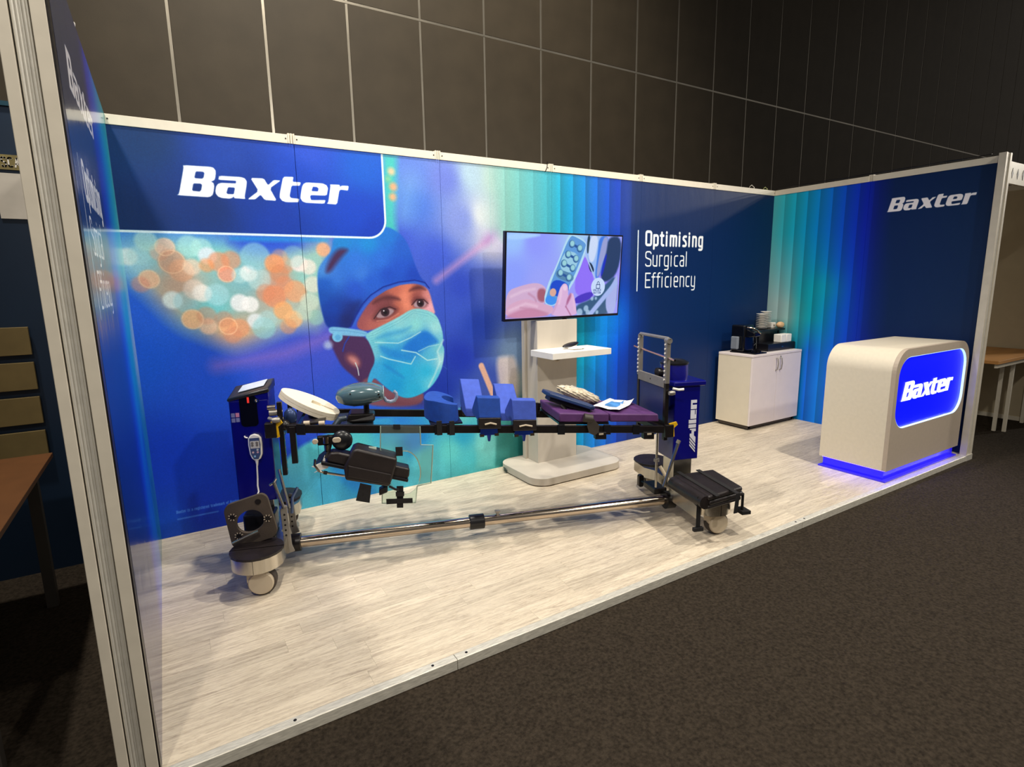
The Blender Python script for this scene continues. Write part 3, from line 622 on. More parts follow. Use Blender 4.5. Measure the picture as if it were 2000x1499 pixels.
WOODTOP = mat('oak_laminate', (186, 132, 72), rough=.5, var=.14, scale=9, stretch=(.2, 1, 1))

def plank_material():
    m = bpy.data.materials.new('washed_oak'); m.use_nodes = True; nt = m.node_tree; n = nt.nodes; lk = nt.links; b = n['Principled BSDF']
    b.inputs['Roughness'].default_value = .42
    tc = n.new('ShaderNodeTexCoord'); oi = n.new('ShaderNodeObjectInfo')
    add = n.new('ShaderNodeVectorMath'); add.operation = 'ADD'; mul = n.new('ShaderNodeVectorMath'); mul.operation = 'SCALE'; mul.inputs['Scale'].default_value = 37
    cmb = n.new('ShaderNodeCombineXYZ'); lk.new(oi.outputs['Random'], cmb.inputs[0]); lk.new(oi.outputs['Random'], cmb.inputs[1]); lk.new(cmb.outputs[0], mul.inputs[0])
    lk.new(tc.outputs['Object'], add.inputs[0]); lk.new(mul.outputs[0], add.inputs[1])
    mp = n.new('ShaderNodeMapping'); mp.inputs['Scale'].default_value = (.7, 9, 1); lk.new(add.outputs[0], mp.inputs[0])
    g1 = n.new('ShaderNodeTexNoise'); g1.inputs['Scale'].default_value = 3.2; g1.inputs['Detail'].default_value = 9; g1.inputs['Roughness'].default_value = .68; g1.inputs['Distortion'].default_value = 1.8
    lk.new(mp.outputs[0], g1.inputs['Vector'])
    mp2 = n.new('ShaderNodeMapping'); mp2.inputs['Scale'].default_value = (2.2, 20, 1); lk.new(add.outputs[0], mp2.inputs[0])
    w = n.new('ShaderNodeTexNoise'); w.inputs['Scale'].default_value = 6; w.inputs['Detail'].default_value = 7; w.inputs['Roughness'].default_value = .7; w.inputs['Distortion'].default_value = 2.2; lk.new(mp2.outputs[0], w.inputs['Vector'])
    r = n.new('ShaderNodeValToRGB'); e = r.color_ramp.elements
    e[0].position = .30; e[0].color = rgb(128, 112, 96); e[1].position = .72; e[1].color = rgb(226, 213, 190)
    x = r.color_ramp.elements.new(.44); x.color = rgb(186, 172, 152); x = r.color_ramp.elements.new(.54); x.color = rgb(212, 199, 177)
    mx = n.new('ShaderNodeMix'); mx.inputs[0].default_value = .45; lk.new(g1.outputs['Fac'], mx.inputs[2]); lk.new(w.outputs['Fac'], mx.inputs[3]); lk.new(mx.outputs[0], r.inputs[0])
    hsv = n.new('ShaderNodeHueSaturation'); mr = n.new('ShaderNodeMapRange'); mr.inputs['To Min'].default_value = .89; mr.inputs['To Max'].default_value = 1.07
    lk.new(oi.outputs['Random'], mr.inputs[0]); lk.new(mr.outputs[0], hsv.inputs['Value']); lk.new(r.outputs[0], hsv.inputs['Color']); lk.new(hsv.outputs[0], b.inputs['Base Color'])
    bp = n.new('ShaderNodeBump'); bp.inputs['Strength'].default_value = .12; bp.inputs['Distance'].default_value = .003; lk.new(w.outputs['Fac'], bp.inputs['Height']); lk.new(bp.outputs[0], b.inputs['Normal'])
    return m
PLANK = plank_material()

# ------------------------------------------------------------------ the hall
floor = box('floor', CARPET, -9, 26, -9, 3.87, -.10, -.045, kind='structure')
hall = empty('wall_back', kind='structure')
box('backing', mat('wall_backing', (30, 27, 24), rough=.8), -7.5, 25.6, 3.90, 4.0, -.045, 12.2, hall)
pm = None
for i in range(-10, 23):
    for k, (z0, z1) in enumerate(((-.04, 5.045), (5.075, 10.2))):
        x0 = 2.59+i
        if pm is None: o = box('panel', WALLDARK, .016, .984, 0, .03, 0, 5.085, hall, bevel=.003); pm = o.data; md0 = o
        else:
            o = bpy.data.objects.new('panel', pm); COL.objects.link(o); o.parent = hall
            md = o.modifiers.new('bevel', 'BEVEL'); md.width = .003; md.segments = 1
        o.location = (x0, 3.865, z0)
js = None
for i in range(-10, 24):
    if js is None: o = box('joint_strip', JOINT, -.0155, .0155, 0, .012, 0, 10.2, hall); js = o.data
    else: o = bpy.data.objects.new('joint_strip', js); COL.objects.link(o); o.parent = hall
    o.location = (2.59+i, 3.872, -.04)
box('joint_strip', JOINT, -7.4, 25.5, 3.868, 3.882, 5.046, 5.074, hall)
side = empty('wall_hall_left', kind='structure')
for i in range(12):
    o = box('panel', WALLDARK, 0, .03, .016, .984, 0, 10.2, side, bevel=.003); o.location = (-7.55, -8.2+i, -.04)
box('backing', MATS['wall_backing'], -7.62, -7.55, -8.3, 3.9, -.045, 12.2, side)
roof = box('ceiling', mat('black_ceiling', (24, 24, 28), rough=.9), -9, 26, -9, 4, 12.2, 12.3, kind='structure')

# ------------------------------------------------------------------ booth floor
deck = empty('floor_booth', kind='structure')
box('deck', mat('particle_board', (120, 104, 84), rough=.8), .03, 6.0, -1.96, .02, -.043, -.004, deck)
rows = 20; y = -1.966
for r_ in range(rows):
    y1 = y+.0983; x = .03-rng.uniform(0, .8)
    while x < 5.99:
        L = rng.choice([.62, .78, .9, 1.02]); a, b = max(x, .03), min(x+L, 5.995)
        if b-a > .03: 
            o = box('plank', PLANK, 0, b-a-.0005, 0, y1-y-.0004, -.004, 0, deck); o.location = (a, y, 0)
        x += L
    y = y1
for k, (a, b) in enumerate(((.0, 1.082), (1.085, 3.52), (3.523, 6.045))):
    t = MB().prism([(a, -2.006, -.045), (a, -2.006, -.002), (a, -2.003, .001), (a, -1.968, .001), (a, -1.968, -.045)], (b-a, 0, 0)).obj('trim_%d' % (k+1), EDGE, None, kind='structure')
    for xx in ([a+.05, b-.04] if k else [b-.10, .45]):
        MB().cyl((xx, -1.985, .0005), (xx, -1.985, .0022), .006, 10).obj('screw', BLACK, t)

# ------------------------------------------------------------------ booth walls
H = 2.46; HB = 2.406
wb = empty('wall_booth_back', kind='structure')
edges = [.045, 1.015, 2.015, 3.01, 4.01, 5.01, 5.98]
uvb = lambda c: ((c.x-.045)/(5.98-.045), c.z/2.41)
for i in range(6):
    g = .0016 if i in (0, 1) else .0007
    o = box('panel', PRINT_BACK, edges[i]+(g if i else 0), edges[i+1]-(g if i < 5 else 0), 0, .006, 0, HB, wb); uv_plane(o, uvb)
box('backing', mat('panel_core', (40, 44, 70), rough=.7), .02, 6.0, .0065, .03, 0, HB, wb)
for i in range(6):
    a = .045 if i == 0 else i+.021; b = 5.98 if i == 5 else i+1-.021
    o = box('rail', ALU_RAIL, a, b, -.006, .034, HB-.001, H-.002, wb, bevel=.0015)
    for xx in (a+.012, b-.012): MB().cyl((xx, -.0075, HB+.027), (xx, -.005, HB+.027), .0045, 8).obj('bolt', BLACK, o)
def post(name, x, y, z0, z1, parent, r=.02, dirn='x', m=None):
    b = MB().box(x-r*.55, x+r*.55, y-r*.55, y+r*.55, z0, z1)
    for s in (-1, 0, 1):
        if dirn == 'x': b.box(x+s*r*.78-.0045, x+s*r*.78+.0045, y-r, y+r, z0, z1)
        else: b.box(x-r, x+r, y+s*r*.78-.0045, y+s*r*.78+.0045, z0, z1)
    return b.obj(name, m or ALU_RAIL, parent)
for i in range(1, 6): post('post', i, .0125, HB, H+.006, wb)

def side_wall(name, X, inner, pmat, uvf, hp=2.406):
    w = empty(name, kind='structure')
    x0, x1 = (X-.006, X) if inner > 0 else (X, X+.006)
    yy = [-1.945, -.985, -.0]
    for i in range(2):
        o = box('panel', pmat, x0, x1, yy[i]+(.0008 if i else 0), yy[i+1]-(.0008 if i == 0 else 0), 0, hp, w); uv_plane(o, uvf)
    r0, r1 = (X-.046, X-.0075 if hp > HB else X+.004) if inner > 0 else (X-.004, X+.046)
    for i in range(2): 
        o = box('rail', ALU_RAIL, r0, r1, [-1.955, -.965][i], [-1.005, -.01][i], HB-.001, H-.002, w, bevel=.0015)
    post('post', (r0+r1)/2, -.985, HB, H+.006, w, dirn='y')
    c0, c1 = (X-.04, X-.0065) if inner > 0 else (X+.0065, X+.04)
    box('backing', mat('panel_back', (206, 200, 190), rough=.7), c0, c1, -1.955, -.01, 0, HB, w)
    return w
wl = side_wall('wall_left', .045, 1, PRINT_LEFT, lambda c: ((c.y+1.97)/1.97, c.z/2.46), H)
wr = side_wall('wall_right', 5.98, -1, PRINT_RIGHT, lambda c: (-c.y/1.97, c.z/2.46))
# front end posts: ribbed aluminium uprights
UPR = mat('upright_aluminium', (206, 198, 182), rough=.45, metal=.1, var=.05, scale=14)
def upright(x0, x1, parent, y=-2.005):
    """flat, groove, ribs, flat: profile in x seen from the front"""
    w = x1-x0; P = lambda t: x0+w*t
    z0, z1 = -.045, H+.01
    b = MB(); b.box(P(0), P(.27), y, y+.05, z0, z1); b.obj('upright_flange', UPR, parent, bevel=.0015)
    b = MB(); b.box(P(.30), P(.66), y+.010, y+.05, z0, z1)
    for t, r in ((.345, .035), (.43, .028), (.50, .02), (.57, .034), (.635, .022)): b.cyl((P(t), y+.010, z0), (P(t), y+.010, z1), w*r*1.25, 10)
    b.obj('upright_rib', ALU, parent, smooth=True)
    b = MB(); b.box(P(.685), P(1), y-.001, y+.05, z0, z1); b.obj('upright_flange', UPR, parent, bevel=.0015)
upright(-.061, .040, wl)
MB().box(.0405, .0445, -2.0, -1.945, 0, H).obj('black_edge', BLACK, wl)
upright(5.925, 6.035, wr)
box('frame_edge', ALU_RAIL, 5.966, 5.979, -1.955, -1.945, 0, H, wr)
box('foot', ALU, 5.92, 6.04, -2.01, -1.95, -.045, .004, wr)
# cable run on top of the right wall
pts = [(6.0+.012*math.sin(k*1.7), -.02-k*.098, H+.012+.010*abs(math.sin(k*.9))) for k in range(20)]
c = MB().tube(pts, .0045, 6).obj('cable', DARKPL, smooth=True); c['label'] = 'thin dark cable running along the top rail of the right wall'; c['category'] = 'cable'
for k, (xx, s) in enumerate(((5.60, 1.), (5.83, .8))):
    pts = [(xx+.035*s*math.cos(t), .01+.01*math.sin(2*t), H+.014+.018*s*math.sin(t)) for t in np.linspace(0, 2*math.pi*1.1, 22)]
    c = MB().tube(pts, .003, 6).obj('cable_tie', mat('tie_white' if k == 0 else 'tie_green', (220, 216, 205) if k == 0 else (170, 180, 120), rough=.5), smooth=True)
    c['label'] = ['white looped cable tie on the back wall rail near the right corner', 'greenish looped cable tie on the back wall rail, nearest the corner'][k]; c['category'] = 'cable tie'
c = MB().prism([(1-1+3.0-.062+.0, -.008, HB-.004), (2.955, -.008, HB+.03), (2.96, -.008, H+.02), (2.966, -.008, H+.02), (2.962, -.008, HB+.03), (2.945, -.008, HB-.004)], (0, .005, 0)).obj('wire_hook', BLACK)
c['label'] = 'small dark wire hook over the top rail above the television'; c['category'] = 'hook'
# clip light on the left wall top
t = empty('clip_lamp', (.03, -1.15, H), label='small white clip lamp on top of the left wall', category='lamp')
MB().box(-.012, .012, -.012, .012, 0, .006).obj('clamp', WHITEPL, t, bevel=.002)
MB().lathe([(.003, 0), (.012, .002), (.014, .020), (.006, .028), (.004, .03)], (.0, 0, .006), 16).obj('lamp_head', WHITEPL, t, smooth=True)

# ------------------------------------------------------------------ neighbouring booths
nl = empty('wall_neighbour_left', kind='structure')
NAVYW = mat('navy_print_panel', (10, 34, 58), rough=.5, var=.1, scale=3)
for i in range(3):
    box('panel', NAVYW, -.0-(i+1)*1.0+.02, -i*1.0-(.10 if i == 0 else .02), 0, .01, -.045, 2.44, nl)
    box('rail', mat('teal_rail', (24, 66, 84), rough=.4), -(i+1)*1.0+.02, -i*1.0-(.1 if i == 0 else .02), -.01, .03, 2.44, 2.462, nl)
t = empty('scan_poster', (-.52, -.004, 1.87), label='poster with a khaki SCA band over a blank white card on the left booth wall', category='poster')
box('band', mat('khaki_print', (128, 116, 72), rough=.5), -.5, .21, -.002, 0, .262, .335, t)
box('card', mat('white_card', (206, 200, 190), rough=.5), .07, .205, -.002, 0, .02, .245, t)
def stroke_mesh(txt, x, z, h, w, y, sx=1.):
    b = MB()
    for ch in txt:
        adv, st = GL[ch]
        for s in st:
            for i in range(len(s)-1):
                a = Vector((x+s[i][0]*h*sx, 0, z+s[i][1]*h)); c2 = Vector((x+s[i+1][0]*h*sx, 0, z+s[i+1][1]*h)); d = (c2-a)
                if d.length < 1e-6: continue
                d.normalize(); nrm = Vector((-d.z, 0, d.x))*w/2; a -= d*w*.35; c2 += d*w*.35
                b.prism([a+nrm+Vector((0,y,0)), c2+nrm+Vector((0,y,0)), c2-nrm+Vector((0,y,0)), a-nrm+Vector((0,y,0))], (0, -.001, 0))
        x += adv*h*sx+w*1.4
    return b
stroke_mesh('SCA', .110, .277, .044, .0065, -.002, .78).obj('lettering', mat('lettering_white', (232, 228, 220), rough=.5), t)
t = empty('slatted_display', (-.62, -.012, .62), label='khaki display of stacked boards behind the left neighbour table', category='display board')
KH = mat('khaki_board', (112, 96, 58), rough=.6, var=.1)
for k in range(4): box('board', KH, -.6, .205, -.02, 0, .008+k*.187-(.0), .155+k*.187, t, bevel=.002)
t = empty('side_table', (-.95, -.95, -.045), label='oak topped table with dark legs in the left neighbouring booth', category='table')
box('tabletop', mat('dim_oak', (104, 66, 36), rough=.45, var=.1, scale=8), -.7, .605, -.75, .575, .745, .768, t, bevel=.002)
for sx in (-.66, .50):
    for sy in (-.7, .47): box('leg', mat('dark_leg', (70, 66, 62), rough=.5), sx, sx+.045, sy, sy+.045, 0, .745, t)
nr = empty('wall_neighbour_right', kind='structure')
BEI = mat('beige_wall', (188, 174, 146), rough=.6, var=.03)
for k in range(2): box('panel', BEI, 8.0, 8.02, -.95-k*.98, -.0-k*.98-.02, -.045, 2.40, nr)
for k in range(2): box('panel', BEI, 6.05+k*.98, 7.0+k*.98, 0, .02, -.045, 2.40, nr)
for yy in (-.0, -.97, -1.95): box('post', ALU_RAIL, 7.97, 8.03, yy-.02, yy+.02, -.045, 2.46, nr)
box('rail', ALU_RAIL, 8.0, 8.04, -1.95, 0, 2.40, 2.455, nr)
box('baseboard_strip', ALU_RAIL, 7.99, 8.0, -1.93, -.02, -.045, .0, nr)
fa = empty('wall_fascia', kind='structure')
box('fascia_beam', ALU_RAIL, 6.04, 8.0, -2.0, -1.97, 2.245, 2.40, fa)
box('fascia_beam', ALU_RAIL, 6.04, 8.0, -1.97, -1.94, 2.40, 2.425, fa)
for k in range(5):
    cx0 = 6.10+k*.11
    MB().prism([(cx0, -2.002, 2.285), (cx0+.018, -2.002, 2.325), (cx0, -2.002, 2.365), (cx0-.018, -2.002, 2.325)], (0, .004, 0)).obj('slot', BLACK, fa)
t = empty('side_table', (7.35, -1.5, -.045), label='oak topped table with pale metal legs in the right neighbouring booth', category='table')
box('tabletop', WOODTOP, -.66, .62, -.40, .40, .755, .785, t, bevel=.002)
for sx, sy in ((-.06, -.26), (-.02, -.33), (.56, -.30), (-.6, .33)): box('leg', ALU_RAIL, sx, sx+.028, sy, sy+.028, 0, .755, t)
box('apron', ALU_RAIL, -.62, .6, -.38, -.36, .715, .755, t)

# ------------------------------------------------------------------ display counter with illuminated sign
CX0, CX1, CY0, CY1, CZ0, CZ1 = 4.675, 5.895, -1.945, -1.44, .085, 1.0
t = empty('display_counter', (0, 0, 0), label='champagne coloured counter with rounded shoulders and a glowing blue sign', category='counter')
R = .17
prof = [(CX0, CZ0), (CX0, CZ1-R)]+[(CX0+R-R*math.cos(a), CZ1-R+R*math.sin(a)) for a in np.linspace(0, math.pi/2, 12)[1:]]+[(CX1-R+R*math.sin(a), CZ1-R+R*math.cos(a)) for a in np.linspace(0, math.pi/2, 12)]+[(CX1, CZ0)]
b = MB(); th = .02
inn = [(CX0+th if x < 5 else (CX1-th if x > 5.6 else x), z) for x, z in prof]
b.prism([(x, CY0+.03, z) for x, z in prof], (0, CY1-CY0-.03, 0)).obj('body', CTR, t, smooth=True)
SX, SZ, SW, SH, SR = 5.292, .668, 1.135, .545, .15
out = [(x, CY0, z) for x, z in prof]; hole = [(x, CY0, z) for x, z in rrect(SX, SZ, SW, SH, SR, 8)]
MB().ring(out, hole, (0, .0295, 0)).obj('front_panel', CTRF, t)
rim = rrect(SX, SZ, SW, SH, SR, 8); rim2 = rrect(SX, SZ, SW-.008, SH-.008, SR-.004, 8)
MB().ring([(x, CY0+.002, z) for x, z in rim], [(x, CY0+.002, z) for x, z in rim2], (0, .026, 0)).obj('light_rim', mat('lit_acrylic_rim', (200, 230, 255), emit=(185, 222, 255), estr=1.15, rough=.3), t)
sg = MB().prism([(x, CY0+.018, z) for x, z in rrect(SX, SZ, SW-.0085, SH-.0085, SR-.004, 8)], (0, .01, 0)).obj('sign_face', mat('lit_blue_sign', (0, 4, 90), emit=(0, 14, 252), estr=1.0, rough=.35, var=.02), t)
b = MB()
ox, oz, sx, sz = 4.832, .598, .845/1.0, .83
LETT = mat('lit_white_letters', (240, 250, 255), emit=(236, 248, 250), estr=.92)
for g in LOGO:
    L = [[(ox+q[i]*sx/1000, CY0+.0178, oz+q[i+1]*sz/1000) for i in range(0, len(q), 2)] for q in g]
    if len(L) > 1: b.ring(L[0], L[1:], (0, -.004, 0))
    else: b.hexa(L[0], [(x, y-.004, z) for x, y, z in L[0]])
b.obj('lettering', LETT, sg)
MB().box(CX0+.026, CX1-.026, CY0+.026, CY1-.02, .012, .085).obj('plinth', mat('lit_blue_acrylic', (30, 20, 200), emit=(40, 28, 225), estr=.6, rough=.12), t)
MB().box(CX0-.008, CX1-.02, CY0-.006, CY1, .0, .012).obj('base_plate', mat('blue_acrylic_plate', (60, 50, 190), rough=.1, emit=(30, 20, 190), estr=.5), t)
for (a0, a1, b0, b1) in ((CX0+.012, CX1-.1, CY0+.012, CY0+.020), (CX0+.012, CX0+.020, CY0+.02, CY1-.02)):
    MB().box(a0, a1, b0, b1, .0795, .0845).obj('led_strip', mat('blue_led', (80, 60, 255), emit=(70, 48, 255), estr=13), t)

# ------------------------------------------------------------------ cupboard and what stands on it
t = empty('cupboard', (0, 0, 0), label='low white two-door cupboard standing in the right back corner', category='cupboard')
KX0, KX1, KY0, KY1, KT = 5.13, 5.955, -.455, -.05, .775
MB().box(KX0, KX1, KY0+.018, KY1, .048, KT-.024).obj('body', CABS, t)
MB().box(KX0-.003, KX1+.002, KY0-.002, KY1, KT-.023, KT).obj('top', CABW, t, bevel=.002)
for k in range(2):
    a = KX0 if k == 0 else (KX0+KX1)/2+.0015; bb = (KX0+KX1)/2-.0015 if k == 0 else KX1
    d = MB().box(a, bb, KY0, KY0+.0175, .048, KT-.026).obj('door', CABW, t, bevel=.0012)
    hx = (KX0+KX1)/2+(-.028 if k == 0 else .036)
    MB().tube([(hx, KY0-.002, .72), (hx+.004, KY0-.02, .712), (hx+.004, KY0-.027, .66), (hx+.004, KY0-.02, .60), (hx, KY0-.002, .592)], .0055, 8).obj('handle', GREYMET, d, smooth=True)
MB().cyl((KX0+.46, KY0-.003, .728), (KX0+.46, KY0+.001, .728), .009, 14).obj('lock', GREYMET, t)
for xx in (KX0+.03, KX1-.06):
    for yy in (KY0+.03, KY1-.06): MB().box(xx, xx+.035, yy, yy+.035, 0, .048).obj('foot', BLACK, t)
MB().box(KX0+.02, KX1-.02, KY0+.03, KY1-.02, .012, .048).obj('plinth', mat('plinth_grey', (74, 66, 58), rough=.6), t)
# coffee machine
t = empty('coffee_machine', (5.245, -.27, KT), label='black capsule coffee machine with a chrome lever on the cupboard', category='coffee machine')
MB().box(-.055, .10, -.03, .13, .012, .285).obj('body', mat('gloss_black', (10, 11, 16), rough=.12, var=.1), t, bevel=.016, seg=3, smooth=True)
MB().prism([(-.03, -.13, .175), (-.03, -.13, .215), (-.03, -.03, .25), (-.03, .0, .25), (-.03, .0, .16), (-.03, -.08, .165)], (.10, 0, 0)).obj('brew_head', MATS['gloss_black'], t, bevel=.01, smooth=True)
MB().box(-.06, .13, -.17, .13, 0, .014).obj('base', MATS['gloss_black'], t, bevel=.004)
MB().cyl((.02, -.12, .014), (.02, -.12, .03), .052, 20).obj('drip_tray', MATS['gloss_black'], t, smooth=True)
MB().tube([(-.01, -.03, .262), (.0, -.08, .262), (.025, -.12, .235), (.06, -.135, .205)], .009, 8).obj('lever', CHROME, t, smooth=True)
MB().tube([(.03, -.105, .17), (.03, -.112, .12), (.028, -.115, .05)], .004, 6).obj('spout', CHROME, t, smooth=True)
MB().box(-.095, -.058, .02, .10, .04, .17).obj('water_tank', mat('clear_tank', (170, 178, 190), rough=.1, trans=.6), t, bevel=.01)
t = empty('milk_frother', (5.41, -.20, KT), label='dark blue black milk frother beside the coffee machine', category='frother')
MB().lathe([(.0, 0), (.05, 0), (.052, .02), (.048, .15), (.046, .22), (.03, .232), (0, .235)], (0, 0, 0), 20).obj('jug', mat('navy_gloss', (16, 22, 44), rough=.15), t, smooth=True)
MB().tube([(.045, -.02, .19), (.085, -.03, .17), (.085, -.03, .08), (.047, -.02, .05)], .007, 8).obj('handle', DARKPL, t, smooth=True)
# black drawer box with tray
t = empty('capsule_drawer', (5.72, -.235, KT), label='wide black drawer box on the right half of the cupboard top', category='drawer box')
MB().box(-.23, .245, -.13, .14, 0, .078).obj('body', mat('matt_black', (16, 16, 22), rough=.3), t, bevel=.003)
MB().box(-.23, .245, -.137, -.1305, .004, .074).obj('drawer_front', MATS['matt_black'], t, bevel=.002)
MB().box(.0, .03, -.139, -.1365, .034, .044).obj('knob', CHROME, t)
t = empty('tiered_tray', (5.72, -.16, KT+.078), label='raised black tray holding the saucers above the drawer box', category='tray')
MB().box(-.22, .235, -.09, .10, .120, .135).obj('tray_top', MATS['matt_black'], t, bevel=.002)
for xx in (-.165, .17): MB().box(xx, xx+.02, -.055, .095, 0, .12).obj('support', MATS['matt_black'], t)
MB().prism([(-.16, -.05, 0), (.16, -.05, 0), (.16, -.05, .12), (-.16, -.05, .12)], (0, .01, 0)).obj('front_plate', MATS['matt_black'], t)
def saucer(): 
    return MB().lathe([(0, 0), (.022, 0), (.026, .003), (.055, .012), (.058, .015), (.054, .015), (.028, .007), (0, .006)], (0, 0, 0), 20)
sc0 = None
for sx, sy, n, lab in ((5.655, -.165, 9, 'left'), (5.775, -.13, 10, 'right')):
    for k in range(n):
        lb = ('topmost white saucer of the %s stack behind the coffee machine' if k == n-1 else 'white saucer under the topmost one in the %s stack behind the coffee machine') % lab
        if sc0 is None: o = saucer().obj('saucer', WHITEPL, smooth=True); sc0 = o
        else: o = sc0.copy(); COL.objects.link(o)
        zb = KT+.078+.137 if lab == 'right' else KT+.078+.137
        o.location = (sx+rng.uniform(-.002, .002), sy, zb+k*.0185)
        o['label'] = lb; o['category'] = 'saucer'; o['group'] = 'saucers in the %s stack' % lab
o = MB().box(-.035, .035, -.03, .03, 0, .06).obj('sugar_box', WHITEPL, bevel=.005); o.location = (5.885, -.13, KT+.213); o['label'] = 'small white box on the raised tray beside the saucers'; o['category'] = 'box'
MB().box(-.008, .012, -.0312, -.030, .022, .038).obj('badge', GREYMET, o)
for k in range(2):
    o = MB().box(-.045, .045, -.045, .045, 0, .085).obj('napkin_pack', WHITEPL, bevel=.006, smooth=True); o.location = (5.775+k*.095, -.312, KT+.078)
    o['label'] = ['left white cube pack on the front of the black drawer box', 'right white cube pack on the front of the black drawer box'][k]; o['category'] = 'pack'
o = MB().blob((0, 0, .036), (.055, .035, .034), 3, lambda p: 1+.06*math.sin(9*p.x)*math.cos(7*p.y)).obj('snack_pouch', mat('kraft_paper', (214, 172, 128), rough=.6, var=.2), smooth=True); o.location = (5.915, -.215, KT+.213)
o['label'] = 'crumpled light brown snack pouch on the raised tray'; o['category'] = 'pouch'

# ------------------------------------------------------------------ television stand
t = empty('television_stand', (0, 0, 0), label='whitewashed grey floor stand with a column and a shelf', category='stand')
bp = rrect(2.88, -.3, .88, .60, .13, 8)
MB().prism([(x, y, .008) for x, y in bp], (0, 0, .056)).obj('base', GREYWOOD, t, smooth=True, bevel=.002)
MB().box(2.684, 3.078, -.252, -.105, .064, 1.225).obj('column', GREYWOOD, t, bevel=.002)
MB().box(2.66, 3.1, -.10, -.06, .064, 1.25).obj('rear_panel', GREYWOOD, t)
MB().box(2.62, 3.19, -.55, -.2525, .955, 1.002).obj('shelf', WHITEPL, t, bevel=.0015)
MB().lathe([(.0, 0), (.033, 0), (.036, -.008), (.028, -.010), (.02, .004), (0, .004)], (2.875, -.2525, .925), 20, 'y').obj('cable_port', BEIGEPL, t, smooth=True)
MB().cyl((2.875, -.2635, .925), (2.875, -.262, .925), .022, 16).obj('port_hole', BLACK, t)
t = empty('television', (2.962, -.262, 1.566), label='flat television showing two hands holding a blue hand control', category='television')
tw, thh = 1.150, .668
MB().box(-tw/2, tw/2, 0, .035, -thh/2, thh/2).obj('housing', mat('tv_black', (14, 12, 24), rough=.3), t, bevel=.003)
o = MB().box(-tw/2+.014, tw/2-.014, -.0015, .0005, -thh/2+.02, thh/2-.012).obj('screen', TVM, t)
uv_plane(o, lambda c: ((c.x+tw/2-.014)/(tw-.028), (c.z+thh/2-.02)/(thh-.032)))
MB().box(-.02, .02, -.004, .004, -thh/2-.01, -thh/2).obj('sensor', DARKPL, t)
MB().box(-.2, .2, .035, .10, -.2, .2).obj('wall_mount', BLACK, t)
t.rotation_euler = (math.radians(4.0), 0, 0)
o = MB().blob((0, 0, 0), (.085, .032, .012), 3, lambda p: 1).obj('media_remote', DARKPL, smooth=True); o.location = (2.93, -.36, 1.032); o.rotation_euler = (.25, -.16, .1)
o['label'] = 'flat black oval device resting on the white shelf'; o['category'] = 'remote'
o = MB().blob((0, 0, 0), (.07, .05, .010), 3, lambda p: 1+.15*math.sin(8*p.x)).obj('crumpled_tissue', WHITEPL, smooth=True); o.location = (2.93, -.43, 1.011)
o['label'] = 'small crumpled white wipe lying under the black device on the shelf'; o['category'] = 'wipe'
pts = [(2.46+.05*math.cos(k*.9)+.004*k, -.10+.045*math.sin(k*1.3)-.006*k, .012+.02*abs(math.sin(k*.7))) for k in range(26)]
o = MB().tube(pts, .008, 6).obj('cable_coil', mat('cable_grey', (52, 66, 62), rough=.6), smooth=True); o['label'] = 'dark grey bundle of cable beside the left end of the stand base'; o['category'] = 'cable'

# ------------------------------------------------------------------ the surgical spine table (local frame: x along the table, y towards the back wall)
TA = math.atan2(-.80, 2.46); TO = (.61, -.606, 0)
def TE(name, label, cat, group=None): return empty(name, TO, TA, label, cat, group)
def zr(u): return .801-.079*u
tb = TE('surgical_table', 'long surgical spine table with blue end columns and black side rails', 'operating table')
def stadium(cu, w, v0, v1, z, n=10, wm=None):
    r = w/2; pts = []
    for i in range(n+1): a = math.pi*i/n; pts.append((cu+r*math.cos(a), v1-r+r*math.sin(a), z))
    if wm: pts += [(cu-r, v1-.26, z), (cu-wm/2, v1-.33, z), (cu-wm/2, v0+.33, z), (cu-r, v0+.26, z)]
    for i in range(n+1): a = math.pi+math.pi*i/n; pts.append((cu+r*math.cos(a), v0+r+r*math.sin(a), z))
    if wm: pts += [(cu+r, v0+.26, z), (cu+wm/2, v0+.33, z), (cu+wm/2, v1-.33, z), (cu+r, v1-.26, z)]
    return pts
for cu in (-.015, 2.56):
    bs = MB().prism(stadium(cu, .25, -.50, .50, .140, wm=.17), (0, 0, .072)).obj('base', STEEL, tb, smooth=True)
    MB().prism(stadium(cu, .258, -.505, -.25, .212, wm=None), (0, 0, .012)).obj('base_cover', BLACKPAD, bs, bevel=.004)
    MB().prism(stadium(cu, .258, .23, .505, .212, wm=None), (0, 0, .012)).obj('base_cover', BLACKPAD, bs, bevel=.004)
    MB().box(cu-.0008, cu+.0008, -.5015, -.497, .142, .211).obj('seam', BLACK, bs)
    for vv in (-.42, .40):
        cs = MB().cyl((cu+.0, vv, .125), (cu+.0, vv, .141), .045, 16).box(cu-.046, cu+.004, vv-.034, vv+.03, .075, .126).obj('caster', BEIGEPL, tb, bevel=.006, smooth=True)
        MB().lathe([(.05, -.030), (.068, -.024), (.070, 0), (.068, .024), (.05, .030)], (cu+.022, vv, .0695), 28, 'y').obj('wheel', RUBBER, cs, smooth=True)
        MB().lathe([(.0, -.043), (.055, -.042), (.061, -.036), (.061, -.026), (.0, -.026)], (cu+.020, vv, .0715), 28, 'y').obj('wheel_cover', BEIGEPL, cs, smooth=True)
